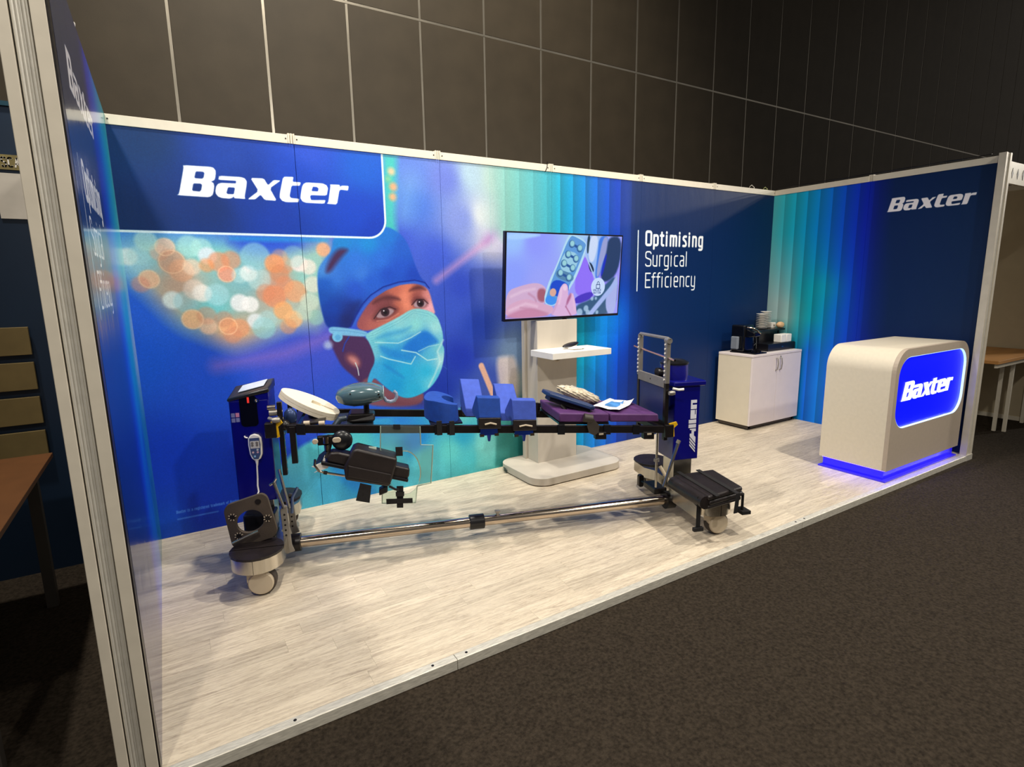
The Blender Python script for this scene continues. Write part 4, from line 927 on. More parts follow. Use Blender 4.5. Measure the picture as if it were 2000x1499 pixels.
# columns
MB().box(-.11, .03, -.08, .05, .212, .42).obj('column', STEEL, tb, bevel=.004)
cv = MB().box(-.138, .058, -.12, .075, .375, .94).obj('column_cover', BLUECOAT, tb, bevel=.006)
cp_ = MB().hexa([(-.144, -.126, .935), (.064, -.126, .975), (.064, .081, .975), (-.144, .081, .935)], [(-.144, -.126, .950), (.064, -.126, 1.000), (.064, .081, 1.022), (-.144, .081, .985)]).obj('column_cap', DARKPL, tb, bevel=.008, smooth=True)
MB().hexa([(-.138, -.12, .935), (.058, -.12, .935), (.058, .075, .935), (-.138, .075, .935)], [(-.138, -.12, .937), (.058, -.12, .975), (.058, .075, .975), (-.138, .075, .937)]).obj('cover_wedge', BLUECOAT, tb)
MB().hexa([(-.10, -.06, .972), (.03, -.06, 1.002), (.03, .06, 1.0175), (-.10, .06, .988)], [(-.10, -.06, .975), (.03, -.06, 1.004), (.03, .06, 1.0195), (-.10, .06, .990)]).obj('display_label', mat('pale_label', (190, 200, 216), rough=.3), cp_)
MB().prism([(x, -.124, z) for x, z in rrect(-.043, .880, .085, .165, .02, 4)], (0, .006, 0)).obj('socket_panel', mat('deep_black', (6, 6, 14), rough=.2), cv)
MB().box(-.046, -.036, -.127, -.1235, .925, .955).obj('rocker_switch', mat('red_switch', (225, 50, 40), emit=(225, 50, 40), estr=.35), cv)
MB().lathe([(0, 0), (.012, 0), (.012, -.006), (.007, -.006), (0, -.003)], (.0, -.121, .935), 16, 'y').obj('key_ring', CHROME, cv)
for k, (xx, zz) in enumerate(((-.122, .862), (-.100, .863), (-.122, .835), (-.100, .836))):
    MB().box(xx-.009, xx+.009, -.1212, -.1195, zz-.011, zz+.011).obj('warning_icon', mat('icon_grey', (120, 124, 168), rough=.5) if k != 1 else mat('icon_pink', (200, 130, 160), rough=.5), cv)
MB().box(2.475, 2.605, -.09, .05, .212, .42).obj('column', STEEL, tb, bevel=.004)
cv2 = MB().box(2.448, 2.628, -.12, .075, .375, .87).obj('column_cover', BLUECOAT, tb, bevel=.006)
MB().box(2.43, 2.66, -.135, .09, .862, .895).obj('column_collar', BLUECOAT, tb, bevel=.008)
MB().lathe([(.088, 0), (.088, .10), (.082, .115), (0, .118)], (2.50, -.005, .895), 26).obj('column_head', BLUECOAT, tb, smooth=True)
MB().lathe([(.092, 0), (.092, .01), (.06, .026), (0, .030)], (2.50, -.005, .995), 26).obj('column_cap', DARKPL, tb, smooth=True)
MB().cyl((2.38, 0, .94), (2.42, 0, .94), .03, 14).obj('knob_shaft', BLACK, tb, smooth=True)
# allen lettering on the right column: reads upwards
LW = mat('lettering_on_column', (226, 226, 238), rough=.4)
def poly_uv(p): return [(2.535+(q[0])*.001, -.1215, .40+q[1]*.001) for q in p]
# units: millimetres; x across (0..42), y upward along the word
word = [[(0,0),(0,12),(42,-36),(42,-48)], [(0,20),(0,32),(42,-16),(42,-28)], [(0,40),(0,54),(42,6),(42,-8)], [(0,62),(0,80),(12,80),(12,104),(0,104),(0,112),(42,112),(42,94),(30,94),(30,66),(42,56),(42,14)],
        [(-11,118),(-11,142),(42,142),(42,118)], [(-11,148),(-11,172),(42,172),(42,148)],
        [(0,178),(0,236),(30,236),(30,206),(36,206),(36,236),(42,236),(42,178)], [(0,242),(0,302),(42,302),(42,282),(12,282),(12,270),(42,270),(42,242)]]
b = MB()
for p in word: b.hexa(poly_uv(p), [(x, y-.001, z) for x, y, z in poly_uv(p)])
b.xform(Matrix.Translation((.028, 0, .068))); b.obj('lettering', LW, cv2)
MB().box(-.11, .05, -.20, -.09, .212, .33).obj('motor_housing', DARKPL, tb, bevel=.01)
# yokes and H frames
def perf_bar(b, u, v, z0, z1, w=.028, d=.012): return b.box(u-d, u+d, v-w/2, v+w/2, z0, z1)
for s in (-1, 1):
    fb = perf_bar(MB(), .118, s*.17, .53, .93).obj('frame_post', BLACK, tb, bevel=.002)
    for k in range(9): MB().cyl((.118+s*0-.0135, s*.17, .56+k*.04), (.118+.0135, s*.17, .56+k*.04), .0065, 8).obj('pin_hole', GREYMET, fb) if s < 0 else None
    perf_bar(MB(), 2.352, s*.18, .54, .925).obj('frame_post', BLACK, tb, bevel=.002)
MB().box(.106, .130, -.17, .17, .74, .80).obj('yoke_plate', BLACK, tb, bevel=.004)
MB().cyl((.058, -.02, .78), (.12, -.02, .78), .035, 16).obj('yoke_hub', GREYMET, tb, smooth=True)
MB().box(2.342, 2.362, -.17, .17, .60, .66).obj('yoke_plate', BLACK, tb, bevel=.004)
MB().box(2.362, 2.448, -.07, .03, .70, .84).obj('yoke_block', mat('navy_block', (30, 44, 96), rough=.4), tb, bevel=.006)
MB().box(2.345, 2.36, -.165, .165, .66, .868).obj('yoke_panel', MATS['navy_block'], tb)
lf = MB()
for s in (-1, 1):
    lf.box(2.338, 2.366, s*.18-.016, s*.18+.016, .90, 1.165)
lf.obj('ladder_post', GREYMET, tb, bevel=.004)
for s in (-1, 1):
    for k in range(9): MB().cyl((2.332, s*.18, .925+k*.027), (2.3375, s*.18, .925+k*.027), .006, 8).obj('peg', WHITEPL, tb)
MB().box(2.336, 2.352, -.175, .175, .872, .932).obj('ladder_plate', GREYMET, tb, bevel=.003)
MB().cyl((2.335, 0, .902), (2.337, 0, .902), .006, 8).obj('plate_hole', BLACK, tb)
MB().tube([(2.352, -.205, 1.170), (2.352, -.18, 1.178), (2.352, .18, 1.178), (2.352, .20, 1.165)], .010, 10).obj('top_bar', GREYMET, tb, smooth=True)
MB().cyl((2.352, -.205, 1.165), (2.352, -.165, 1.165), .018, 12).obj('top_knuckle', GREYMET, tb, smooth=True)
MB().tube([(2.352, -.27, 1.055), (2.352, .27, 1.085)], .007, 8).obj('cross_pin', CHROME, tb, smooth=True)
for (u_, v_, z_) in ((2.37, -.215, .845), (.10, -.205, .84)):
    MB().lathe([(0, -.02), (.012, -.018), (.016, 0), (.012, .02), (0, .024)], (u_, v_, z_), 12, 'x').obj('release_knob', GREYMET, tb, smooth=True)
MB().tube([(2.385, -.20, .87), (2.42, -.21, .862), (2.45, -.22, .865)], .008, 8).obj('release_lever', WHITEPL, tb, smooth=True)
for (u_, v_, sg_) in ((2.385, -.20, 1), (.085, -.19, -1)):
    z_ = zr(u_)
    MB().prism([(u_-.015, v_, z_+.035), (u_+.035, v_, z_+.045), (u_+.045, v_, z_+.025), (u_+.02, v_, z_+.005), (u_+.025, v_, z_-.05), (u_+.008, v_, z_-.055), (u_+.0, v_, z_+.0)], (0, .012, 0)).obj('locking_tab', YELLOW, tb, bevel=.002)
    MB().box(u_-.045, u_+.012, v_-.012, v_+.035, z_-.05, z_+.03).obj('lock_block', BLACK, tb, bevel=.004)
for k, (u_, z_) in enumerate(((.075, .90), (.082, .872), (.09, .80), (.075, .815))):
    MB().cyl((u_-.018, -.16, z_), (u_+.022, -.16, z_), [.014, .017, .012, .010][k], 12).obj('adjuster', [CHROME, GREYMET, BEIGEPL, CHROME][k], tb, smooth=True)
MB().tube([(.06, -.17, .845), (.085, -.185, .838), (.115, -.19, .846)], .010, 8).obj('release_lever', GREYMET, tb, smooth=True)
MB().blob((.16, -.12, .835), (.035, .03, .05), 2).obj('ratchet', mat('slate_blue_metal', (44, 60, 98), rough=.35, metal=.4), tb, smooth=True)
MB().blob((.135, -.16, .80), (.03, .03, .03), 2).obj('ratchet', BLACK, tb, smooth=True)
# side rails
def rail_box(u0, u1, v, h=.022, w=.012, dz=0):
    return MB().hexa([(u0, v-w, zr(u0)-h+dz), (u0, v+w, zr(u0)-h+dz), (u0, v+w, zr(u0)+h+dz), (u0, v-w, zr(u0)+h+dz)], [(u1, v-w, zr(u1)-h+dz), (u1, v+w, zr(u1)-h+dz), (u1, v+w, zr(u1)+h+dz), (u1, v-w, zr(u1)+h+dz)])
for v in (-.2, .2):
    o = rail_box(.15, 2.33, v).obj('side_rail', BLACK, tb, bevel=.002)
for u_ in (.18, 2.30): rail_box(u_-.018, u_+.018, 0, .018, .188).obj('cross_bar', BLACK, tb, bevel=.002)
MB().box(.162, .192, -.215, -.186, .60, .80).obj('drop_bar', BLACK, tb, bevel=.002)
for u_ in (.22, .94, 1.01, 1.66, 1.95, 2.14): rail_box(u_-.022, u_+.022, -.213, .030, .006).obj('rail_bracket', DARKPL, tb, bevel=.002)
for u_ in (1.905, 2.22):
    rail_box(u_-.035, u_+.035, -.212, .022, .018, dz=-.035).obj('rail_clamp', BLACK, tb, bevel=.003)
    MB().box(u_-.014, u_+.014, -.233, -.230, zr(u_)-.028, zr(u_)-.018).obj('clamp_label', BEIGEPL, tb)
# base tube
TZ, TV = .105, -.10
MB().cyl((.06, TV, TZ), (2.48, TV, TZ), .031, 28).obj('floor_tube', CHROME, tb, smooth=True)
MB().cyl((1.115, TV, TZ), (1.205, TV, TZ), .045, 28).obj('tube_collar', DARKPL, tb, smooth=True, bevel=.004)
MB().cyl((1.29, TV, TZ+.03), (1.29, TV, TZ+.052), .009, 10).box(1.275, 1.305, TV-.012, TV+.012, TZ+.046, TZ+.056).obj('tube_pin', GREYMET, tb)
MB().cyl((.10, TV, TZ), (.155, TV, TZ), .05, 24).obj('tube_socket', BLACK, tb, smooth=True)
MB().cyl((2.41, TV, TZ), (2.47, TV, TZ), .058, 24).obj('tube_socket', BLACK, tb, smooth=True)
MB().box(2.36, 2.45, -.06, .10, .13, .17).obj('latch_block', BLACK, tb, bevel=.006)
MB().prism([(x, .15, z) for x, z in rrect(2.37, .150, .035, .085, .012, 4)], (0, .03, 0)).obj('pedal', BLACK, tb)
MB().tube([(2.37, .16, .15), (2.39, .02, .155), (2.43, -.03, .155)], .010, 8).obj('pedal_arm', BLACK, tb, smooth=True)
# perforated brackets and struts
def perf_plate(u, v, z0, z1, lean):
    b = MB().hexa([(u-.005, v-.017, z0), (u+.005, v-.017, z0), (u+.005, v+.017, z0), (u-.005, v+.017, z0)], [(u-.005+lean, v-.017, z1), (u+.005+lean, v-.017, z1), (u+.005+lean, v+.017, z1), (u-.005+lean, v+.017, z1)])
    return b
for (v_, z0_, z1_) in ((-.235, .105, .375), (-.02, .12, .36)):
    o = MB().prism([(.098, v_, z0_), (.14, v_, z0_+.01), (.128, v_, z0_+.05), (.120, v_, z1_-.03), (.122, v_, z1_), (.100, v_, z1_+.01), (.084, v_, z1_-.02), (.09, v_, z0_+.05)], (0, .012, 0)).obj('perforated_bracket', GREYMET, tb, bevel=.003)
    for k in range(7): MB().cyl((.104, v_-.0015, z0_+.05+k*.029), (.104, v_+.0005, z0_+.05+k*.029), .0055, 8).obj('bracket_hole', BLACK, o)
MB().tube([(.066, -.235, .515), (.104, -.24, .37)], .009, 8).obj('strut', STEEL, tb, smooth=True)
MB().tube([(.045, -.235, .50), (.066, -.235, .512), (.08, -.235, .535)], .006, 8).obj('strut_handle', STEEL, tb, smooth=True)
MB().tube([(.085, -.16, .56), (.125, -.20, .35)], .008, 8).obj('strut', STEEL, tb, smooth=True)
MB().tube([(.15, -.02, .40), (.118, -.03, .345), (.112, -.05, .26)], .008, 8).obj('strut', mat('blue_grey_strut', (110, 130, 170), rough=.3, metal=.6), tb, smooth=True)
MB().tube([(2.345, -.10, .58), (2.345, -.10, .20)], .008, 8).obj('strut', STEEL, tb, smooth=True)
MB().cyl((2.345, -.10, .375), (2.345, -.10, .395), .018, 12).obj('strut_collar', GREYMET, tb, smooth=True)
MB().tube([(2.405, -.255, .54), (2.318, -.25, .262)], .010, 8).obj('strut', STEEL, tb, smooth=True)
MB().tube([(2.41, -.255, .555), (2.40, -.255, .535)], .013, 8).obj('strut_head', GREYMET, tb, smooth=True)
MB().tube([(2.37, -.10, .34), (2.44, -.18, .19)], .012, 8).obj('strut', BEIGEPL, tb, smooth=True)
MB().prism([(2.425, -.13, .12), (2.425, -.46, .12), (2.425, -.46, .20), (2.425, -.13, .25)], (.012, 0, 0)).obj('side_plate', STEEL, tb)

# ------------------------------------------------------------------ pads and things that rest on the table
# white foam head ring: an oval tray sloping to the right
o = TE('head_ring', 'white oval foam ring cushion tilted on the left end of the table', 'cushion')
a1, b1, th = .168, .125, .042
def egg(t, k=1.): 
    x = a1*math.cos(t)*k; y = b1*math.sin(t)*k*(1+.12*math.cos(t)); return (x, y)
out = [egg(t) for t in np.linspace(0, 2*math.pi, 41)[:-1]]
slot = [(.005, -.03), (.055, -.026), (.062, -.012), (.135, -.012), (.135, .012), (.062, .012), (.055, .026), (.005, .03)]
rot = Matrix.Translation((.258, -.0, .892)) @ Matrix.Rotation(math.radians(27.5), 4, 'Y') @ Matrix.Rotation(math.radians(3), 4, 'X')
MB().ring([(x, y, -th*.55) for x, y in out], [(x, y, -th*.55) for x, y in slot], (0, 0, th*.55)).xform(rot).obj('foam_top', FOAM, o, bevel=.004)
MB().prism([(x, y, -th) for x, y in out], (0, 0, th*.44)).xform(rot).obj('foam_base', FOAM, o, smooth=True)
MB().cyl((.29, -.02, .80), (.29, -.02, .826), .06, 20, r1=.05).obj('mount', BLACK, o, smooth=True)
MB().box(.22, .34, -.20, .20, zr(.28)+.023, zr(.28)+.036).obj('mount_plate', BLACK, o, bevel=.003)
for u_ in (.235, .31): MB().cyl((u_, -.20, zr(u_)+.03), (u_+.03, -.20, zr(u_)+.03), .012, 10).obj('mount_knob', BEIGEPL, o, smooth=True)
# grey helmet shaped head rest
o = TE('prone_helmet', 'glossy grey green helmet shell head rest on a black bracket', 'head rest')
SHELL = mat('grey_green_shell', (72, 96, 104), rough=.16, var=.05, coat=.5)
sec = []   # cross sections along u: (u, z low, z high, half width)
for u_, zl, zh, hw in ((.392, .895, .925, .03), (.405, .873, .945, .06), (.44, .858, .962, .085), (.49, .848, .975, .10), (.545, .850, .980, .104), (.60, .866, .972, .10), (.645, .876, .955, .092), (.652, .884, .948, .085)):
    sec.append([(u_, hw*math.cos(t), (zl+zh)/2+(zh-zl)/2*math.copysign(abs(math.sin(t))**.7, math.sin(t))) for t in np.linspace(0, 2*math.pi, 25)[:-1]])
b = MB(); rings = [[b.bm.verts.new(p) for p in s_] for s_ in sec]
for i in range(len(rings)-1):
    for k in range(24): j = (k+1) % 24; b.bm.faces.new((rings[i][k], rings[i][j], rings[i+1][j], rings[i+1][k]))
b.bm.faces.new(rings[0]); b.bm.faces.new(rings[-1]); b.obj('shell', SHELL, o, smooth=True)
MB().ring([(.635, -.085, z) for z in ()] or [(.6535, y, z) for y, z in rrect(0, .917, .16, .056, .018, 4)], [(.6535, y, z) for y, z in rrect(0, .917, .145, .044, .014, 4)], (.004, 0, 0)).obj('shell_edge', mat('shell_edge_light', (150, 175, 180), rough=.2), o)
for (x_, z_) in ((.628, .925), (.632, .908)): MB().cyl((x_, -.10, z_), (x_, -.094, z_), .005, 8).obj('vent_hole', BLACK, o)
MB().cyl((.475, -.098, .935), (.475, -.092, .935), .004, 8).obj('vent_hole', BLACK, o)
hook = [(.655, -.03, .892), (.668, -.03, .872), (.69, -.03, .864), (.715, -.03, .870), (.728, -.03, .89), (.725, -.03, .912), (.712, -.03, .925)]
MB().tube(hook, .010, 10).obj('chin_hook', mat('clear_grey_hook', (170, 182, 205), rough=.15, trans=.35), o, smooth=True)
MB().cyl((.555, 0, .805), (.555, 0, .855), .016, 12).obj('neck', BLACK, o, smooth=True)
MB().hexa([(.44, -.07, .765), (.60, -.07, .765), (.60, .07, .765), (.44, .07, .765)], [(.46, -.07, .815), (.60, -.05, .805), (.60, .05, .805), (.46, .07, .815)]).obj('cradle', BLACK, o, bevel=.01)
MB().tube([(.375, -.12, .755), (.41, -.11, .80), (.44, -.09, .80)], .018, 10).obj('support_arm', mat('slate_arm', (44, 54, 64), rough=.35, metal=.3), o, smooth=True)
MB().prism([(.39, -.16, .745), (.39, -.16, .775), (.45, -.16, .775), (.475, -.16, .757), (.59, -.16, .752), (.59, -.16, .738), (.41, -.16, .738)], (0, .32, 0)).obj('support_plate', MATS['slate_arm'], o, bevel=.004)
for u_, z_ in ((.43, .765), (.452, .765), (.49, .75)): MB().cyl((u_, -.163, z_), (u_, -.158, z_), .004, 8).obj('rivet', CHROME, o)
# crescent chest pad
o = TE('chest_pad', 'blue crescent shaped foam chest pad', 'pad')
n = 26; outer = []; inner = []
for i in range(n+1):
    t = math.radians(48+ (360-96)*i/n); outer.append((.99+.108*math.cos(t+math.pi*0), .0+.185*math.sin(t)))
for i in range(n+1):
    t = math.radians(60+(360-120)*i/n); inner.append((1.045+.055*math.cos(t), .0+.105*math.sin(t)))
loop = outer+inner[::-1]
lo = [(x, y, zr(x)+.024) for x, y in loop]
hi = [(.99+(x-.99)*.96, y*.96, .925-.95*(x-.915)+.0 if x > .96 else .93-.25*(x-.90)) for x, y in loop]
def ztop(x): return np.interp(x, [.88, .92, .97, 1.03, 1.10], [.866, .878, .872, .855, .832])
hi = [(.99+(x-.99)*.97, y*.97, ztop(x)) for x, y in loop]
MB().hexa(lo, hi).obj('foam', BLUEPAD, o, bevel=.010, seg=3, smooth=True)
MB().box(.90, 1.08, -.19, .19, zr(1.0)+.022, zr(1.0)+.030).obj('pad_board', DARKPL, o)
for u_ in (.945, 1.015): MB().box(u_-.014, u_+.014, -.226, -.213, zr(u_)-.03, zr(u_)+.05).obj('strap', WEB, o)
# hip pads: four wedge blocks set in V pairs
def hip(u0, u1, tz, side, m, label, front):
    o = TE('hip_pad', label, 'pad', None)
    if front: sec_ = [(-.23, tz-.115), (-.215, tz), (-.165, tz+.004), (-.02, tz-.10), (-.02, tz-.135), (-.20, tz-.135)]
    else: sec_ = [(.24, tz-.09), (.235, tz+.045), (.20, tz+.05), (.01, tz-.10), (.01, tz-.15), (.20, tz-.15)]
    lo = [(u0, v, z) for v, z in sec_]; hi = [(u1, v, z-.079*(u1-u0)) for v, z in sec_]
    MB().hexa(lo, hi).obj('foam', m, o, bevel=.005, smooth=True)
    vm = -.20 if front else .20; zb = tz-.135
    MB().hexa([(u0+.0, vm-.035, zb-.045), (u1, vm-.035, zb-.052), (u1, vm+.02, zb-.052), (u0, vm+.02, zb-.045)], [(u0, vm-.032, zb+.022), (u1, vm-.032, zb+.014), (u1, vm+.03, zb), (u0, vm+.03, zb)]).obj('pad_bracket', BLACKPAD, o, bevel=.006)
    zc = zr((u0+u1)/2)
    if front:
        um = (u0+u1)/2
        MB().tube([(u0+.035, vm-.04, zb-.018), (um, vm-.048, zb-.010), (u1-.03, vm-.04, zb-.022)], .005, 8).obj('release_handle', BEIGEPL, o, smooth=True)
        MB().box(u0+.01, u1-.02, vm-.030, vm-.013, zc-.030, zc+.022).obj('clamp', mat('clamp_blue', (24, 52, 140), rough=.3, metal=.5), o, bevel=.003)
        MB().box(u0+.005, u0+.03, vm-.034, vm-.013, zc-.035, zc-.020).box(u1-.04, u1-.015, vm-.034, vm-.013, zc-.035, zc-.02).obj('clamp_foot', CHROME, o)
        MB().cyl((um-.005, vm-.022, zc-.065), (um-.005, vm-.022, zc-.028), .007, 10, r1=.013).obj('clamp_screw', MATS['clamp_blue'], o, smooth=True)
    return o
hip(1.165, 1.295, .895, 0, BLUEPAD, 'dark blue foam hip pad, front one of the left pair', True)
hip(1.13, 1.25, .885, 0, BLUEPAD2, 'blue foam hip pad, rear one of the left pair', False)
hip(1.365, 1.505, .868, 0, BLUEPAD2, 'light blue foam hip pad, front one of the right pair', True)
hip(1.345, 1.475, .842, 0, BLUEPAD2, 'light blue foam hip pad, rear one of the right pair', False)
# purple mattress pads
o = TE('mattress_pad', 'purple mattress pad under the navy arm board', 'mattress')
sec_ = [(1.652, .712), (1.652, .768), (1.966, .743), (1.966, .689)]
MB().prism([(u_, -.205, z_) for u_, z_ in sec_], (0, .41, 0)).obj('foam', PURPLE, o, bevel=.008, seg=2, smooth=True)
MB().prism([(1.650, -.20, .698), (1.650, -.20, .7105), (1.966, -.20, .6875), (1.966, -.20, .675)], (0, .40, 0)).obj('base_board', DARKPL, o)
MB().tube([(1.625, .165, .755), (1.615, .16, .685)], .022, 10).obj('end_bumper', BLACK, o, smooth=True)
o = TE('mattress_pad', 'flat purple mattress pad nearest the ladder frame', 'mattress')
sec_ = [(1.974, .690), (1.974, .741), (2.29, .717), (2.298, .667)]
MB().prism([(u_, -.205, z_) for u_, z_ in sec_], (0, .41, 0)).obj('foam', PURPLE, o, bevel=.008, seg=2, smooth=True)
# navy armboard pad lying across the mattress
o = TE('arm_board', 'dark navy arm board pad lying tilted on the purple mattress', 'arm board')
a = Vector((1.628, .06, .838)); b_ = Vector((1.893, -.13, .757)); d = (b_-a); wv = Vector((0, 1, 0)); up_ = Vector((.38, 0, .92)).normalized()
shape = [(0, .35), (.04, .0), (.3, -.05), (.85, .0), (.97, .25), (1, .55), (.93, .9), (.45, 1.0), (.15, 1.0), (.02, .8)]
MB().prism([a+d*t+wv*(w-.5)*.17 for t, w in shape], up_*.024).obj('pad', NAVYPAD, o, bevel=.006, smooth=True)
MB().prism([a+d*t+wv*(w-.5)*.12-up_*.03 for t, w in ((.12,.1),(.9,.1),(.9,.9),(.12,.9))], up_*.028).obj('bracket', BLACK, o, bevel=.005)
MB().tube([a+d*.35-up_*.03-wv*.06, a+d*.6-up_*.075-wv*.07, a+d*.9-up_*.02-wv*.07], .012, 8).obj('support_bar', BLACK, o, smooth=True)
MB().cyl((1.80, -.215, .732), (1.85, -.22, .722), .026, 14).obj('clamp_knob', mat('charcoal_knob', (58, 52, 46), rough=.55), o, smooth=True)
MB().prism([(1.815, -.236, .735), (1.852, -.236, .73), (1.892, -.236, .68), (1.888, -.236, .64), (1.862, -.236, .622), (1.828, -.236, .64), (1.815, -.236, .68)], (0, .007, 0)).obj('strap', MATS['charcoal_knob'], o, bevel=.002)
# clear plastic bag
o = TE('plastic_bag', 'crumpled clear plastic bag of parts lying on the mattress', 'bag')
rr = random.Random(3); ph_ = [rr.uniform(0, 6) for _ in range(8)]
fn = lambda p: 1+.07*math.sin(11*p.x+ph_[0])*math.sin(9*p.y+ph_[1])+.06*math.sin(17*p.z+13*p.x+ph_[2])+.03*math.sin(29*p.x+23*p.y)
BAG = mat('clear_crinkled_film', (226, 214, 190), rough=.12, var=.3, scale=40, bump=.9, bscale=70, trans=.30, spec=.9)
MB().blob((1.89, .12, .806), (.15, .085, .040), 4, fn, Matrix.Rotation(math.radians(19), 3, 'Y')).obj('bag_film', BAG, o, smooth=True)
# printed sheet
o = TE('leaflet', 'white leaflet with a blue print lying on the purple mattress', 'leaflet')
pc = [(1.915, -.05), (2.04, -.185), (2.275, .10), (2.14, .185)]
zt = lambda u_: float(np.interp(u_, [1.7, 1.97, 2.29], [.776, .746, .722]))
def sheet(k, dz, name, m):
    c = Vector((2.09, .01)); g = []; N = 10; b = MB()
    P = [c+(Vector(q)-c)*k for q in pc]
    for i in range(N+1):
        for j in range(N+1):
            s_, t_ = i/N, j/N; p = (P[0]*(1-s_)+P[1]*s_)*(1-t_)+(P[3]*(1-s_)+P[2]*s_)*t_
            lift = .006+.010*abs(math.sin(5*s_+2*t_))*(abs(s_-.5)+abs(t_-.5))*k+(.02*max(0, s_+t_-1.7)/.3)
            g.append((p.x, p.y, zt(p.x)+lift+dz))
    V = [b.bm.verts.new(q) for q in g]; Wt = [b.bm.verts.new((q[0], q[1], q[2]+.0008)) for q in g]
    for i in range(N):
        for j in range(N):
            q = [i*(N+1)+j, (i+1)*(N+1)+j, (i+1)*(N+1)+j+1, i*(N+1)+j+1]
            b.bm.faces.new([Wt[x] for x in q]); b.bm.faces.new([V[x] for x in q[::-1]])
    return b.obj(name, m, o, smooth=True)
sheet(1, 0, 'paper', mat('paper_white', (232, 230, 228), rough=.7)); sheet(.52, .0014, 'blue_print', mat('paper_blue', (70, 132, 196), rough=.6, var=.35, scale=18))
# hand control on the left column
o = TE('hand_control', 'white hand control with grey keypad hanging on the left blue column', 'hand control')
yy = -.122
body_ = [(-.057, .735), (-.045, .752), (-.026, .758), (-.006, .752), (.006, .735), (.009, .70), (.006, .645), (-.004, .622), (-.02, .612), (-.034, .613), (-.047, .625), (-.055, .65), (-.059, .70)]
MB().prism([(x, yy, z) for x, z in body_], (0, -.022, 0)).obj('body', WHITEPL, o, bevel=.004, smooth=True)
inn_ = [(-.050, .738), (-.002, .738), (.002, .70), (-.001, .648), (-.013, .622), (-.036, .622), (-.048, .65), (-.052, .70)]
kp = MB().prism([(x, yy-.0222, z) for x, z in inn_], (0, -.002, 0)).obj('keypad', mat('slate_keypad', (62, 78, 118), rough=.4), o)
MB().box(-.047, -.002, yy-.0255, yy-.0243, .682, .722).obj('key_field', mat('pale_keys', (196, 194, 190), rough=.4), kp)
for k in range(4): MB().cyl((-.037+(k % 2)*.023, yy-.0255, .712-(k//2)*.013), (-.037+(k % 2)*.023, yy-.0275, .712-(k//2)*.013), .0065, 12).obj('key', GREYMET, kp)
for (x_, z_, c_) in ((-.014, .673, (190, 200, 200)), (-.037, .66, (215, 180, 185)), (-.014, .66, (200, 160, 180)), (-.03, .638, (140, 190, 225))):
    MB().cyl((x_, yy-.0243, z_), (x_, yy-.0262, z_), .0055, 10).obj('key', mat('key_%d' % c_[0], c_, rough=.4), kp)
MB().tube([(-.026, yy-.010, .616), (-.028, yy-.010, .575), (-.030, yy-.012, .52), (-.034, yy-.012, .47), (-.03, yy-.02, .44), (-.045, -.18, .40)], .0042, 8).obj('cord', WHITEPL, o, smooth=True)
MB().lathe([(.010, 0), (.004, -.035)], (-.026, yy-.010, .616), 10).obj('strain_relief', WHITEPL, o, smooth=True)
MB().tube([(-.06, yy-.01, .738), (-.072, yy-.01, .742), (-.075, yy-.01, .75)], .004, 6).obj('hook', WHITEPL, o, smooth=True)
# dark board with a round hole, leaning against the left column
o = TE('face_board', 'charcoal square board with a round hole leaning on the left base', 'board')
vb = -.30
C4 = [Vector((-.163, 0, .446)), Vector((.046, 0, .506)), Vector((.081, 0, .248)), Vector((-.147, 0, .187))]
def bl(s_, t_): return (C4[0]*(1-s_)+C4[1]*s_)*(1-t_)+(C4[3]*(1-s_)+C4[2]*s_)*t_
def bd(pts): return [bl(s_, t_)+Vector((0, vb+(.345-bl(s_, t_).z)*-.18*-1+0, 0)) for s_, t_ in pts]
outl = [(x, 1-z) for x, z in rrect(.5, .5, 1, 1, .17, 6)]
hol = [(.50+.30*math.cos(t_), .50+.245*math.sin(t_)) for t_ in np.linspace(0, 2*math.pi, 33)[:-1]]
MB().ring(bd(outl), bd(hol), (0, -.022, 0)).obj('board', mat('charcoal_foam_board', (78, 68, 58), rough=.75, var=.12, bump=.2), o, bevel=.003)
for s_, t_ in ((.16, .28), (.78, .14), (.88, .55), (.19, .72)):
    p = bd([(s_, t_)])[0]
    MB().lathe([(0, -.002), (.014, -.002), (.015, .002), (0, .002)], (p.x, p.y-.024, p.z), 14, 'y').obj('grommet', BLACK, o, smooth=True)
    for k in range(7):
        if s_ > .7 and t_ < .3: continue
        a_ = 2*math.pi*k/8+.3; MB().box(-.002, .002, -.003, .001, -.004, .004).xform(Matrix.Translation((p.x+.0165*math.cos(a_), p.y-.024, p.z+.0165*math.sin(a_))) @ Matrix.Rotation(-a_+math.pi/2, 4, 'Y')).obj('stitch', BEIGEPL, o)
MB().tube([(-.13, -.36, .255), (-.075, -.345, .275), (-.01, -.335, .295)], .006, 8).obj('metal_rod', STEEL, o, smooth=True)
# black padded arm support hanging under the rail
o = TE('arm_support', 'black padded arm support hanging from the front rail with a loose strap', 'arm support')
va = -.26
def pr(pts, y0, dy): return MB().prism([(x, y0, z) for x, z in pts], (0, dy, 0))
pr([(.345, .640), (.365, .662), (.40, .662), (.77, .535), (.765, .49), (.745, .473), (.345, .615)], va-.02, .09).obj('long_pad', BLACKPAD, o, bevel=.010, seg=3, smooth=True)
pr([(.315, .622), (.76, .478), (.755, .463), (.315, .603)], va-.03, .10).obj('tray', DARKPL, o, bevel=.003)
pr([(.478, .672), (.500, .682), (.705, .610), (.70, .575), (.675, .50), (.655, .455), (.432, .515), (.428, .585)], va-.055, .14).obj('cuff', BLACKPAD, o, bevel=.012, seg=3, smooth=True)
pr([(.452, .597), (.67, .527), (.662, .47), (.445, .535)], va-.062, .01).obj('cuff_label_panel', BLACKPAD, o, bevel=.004)
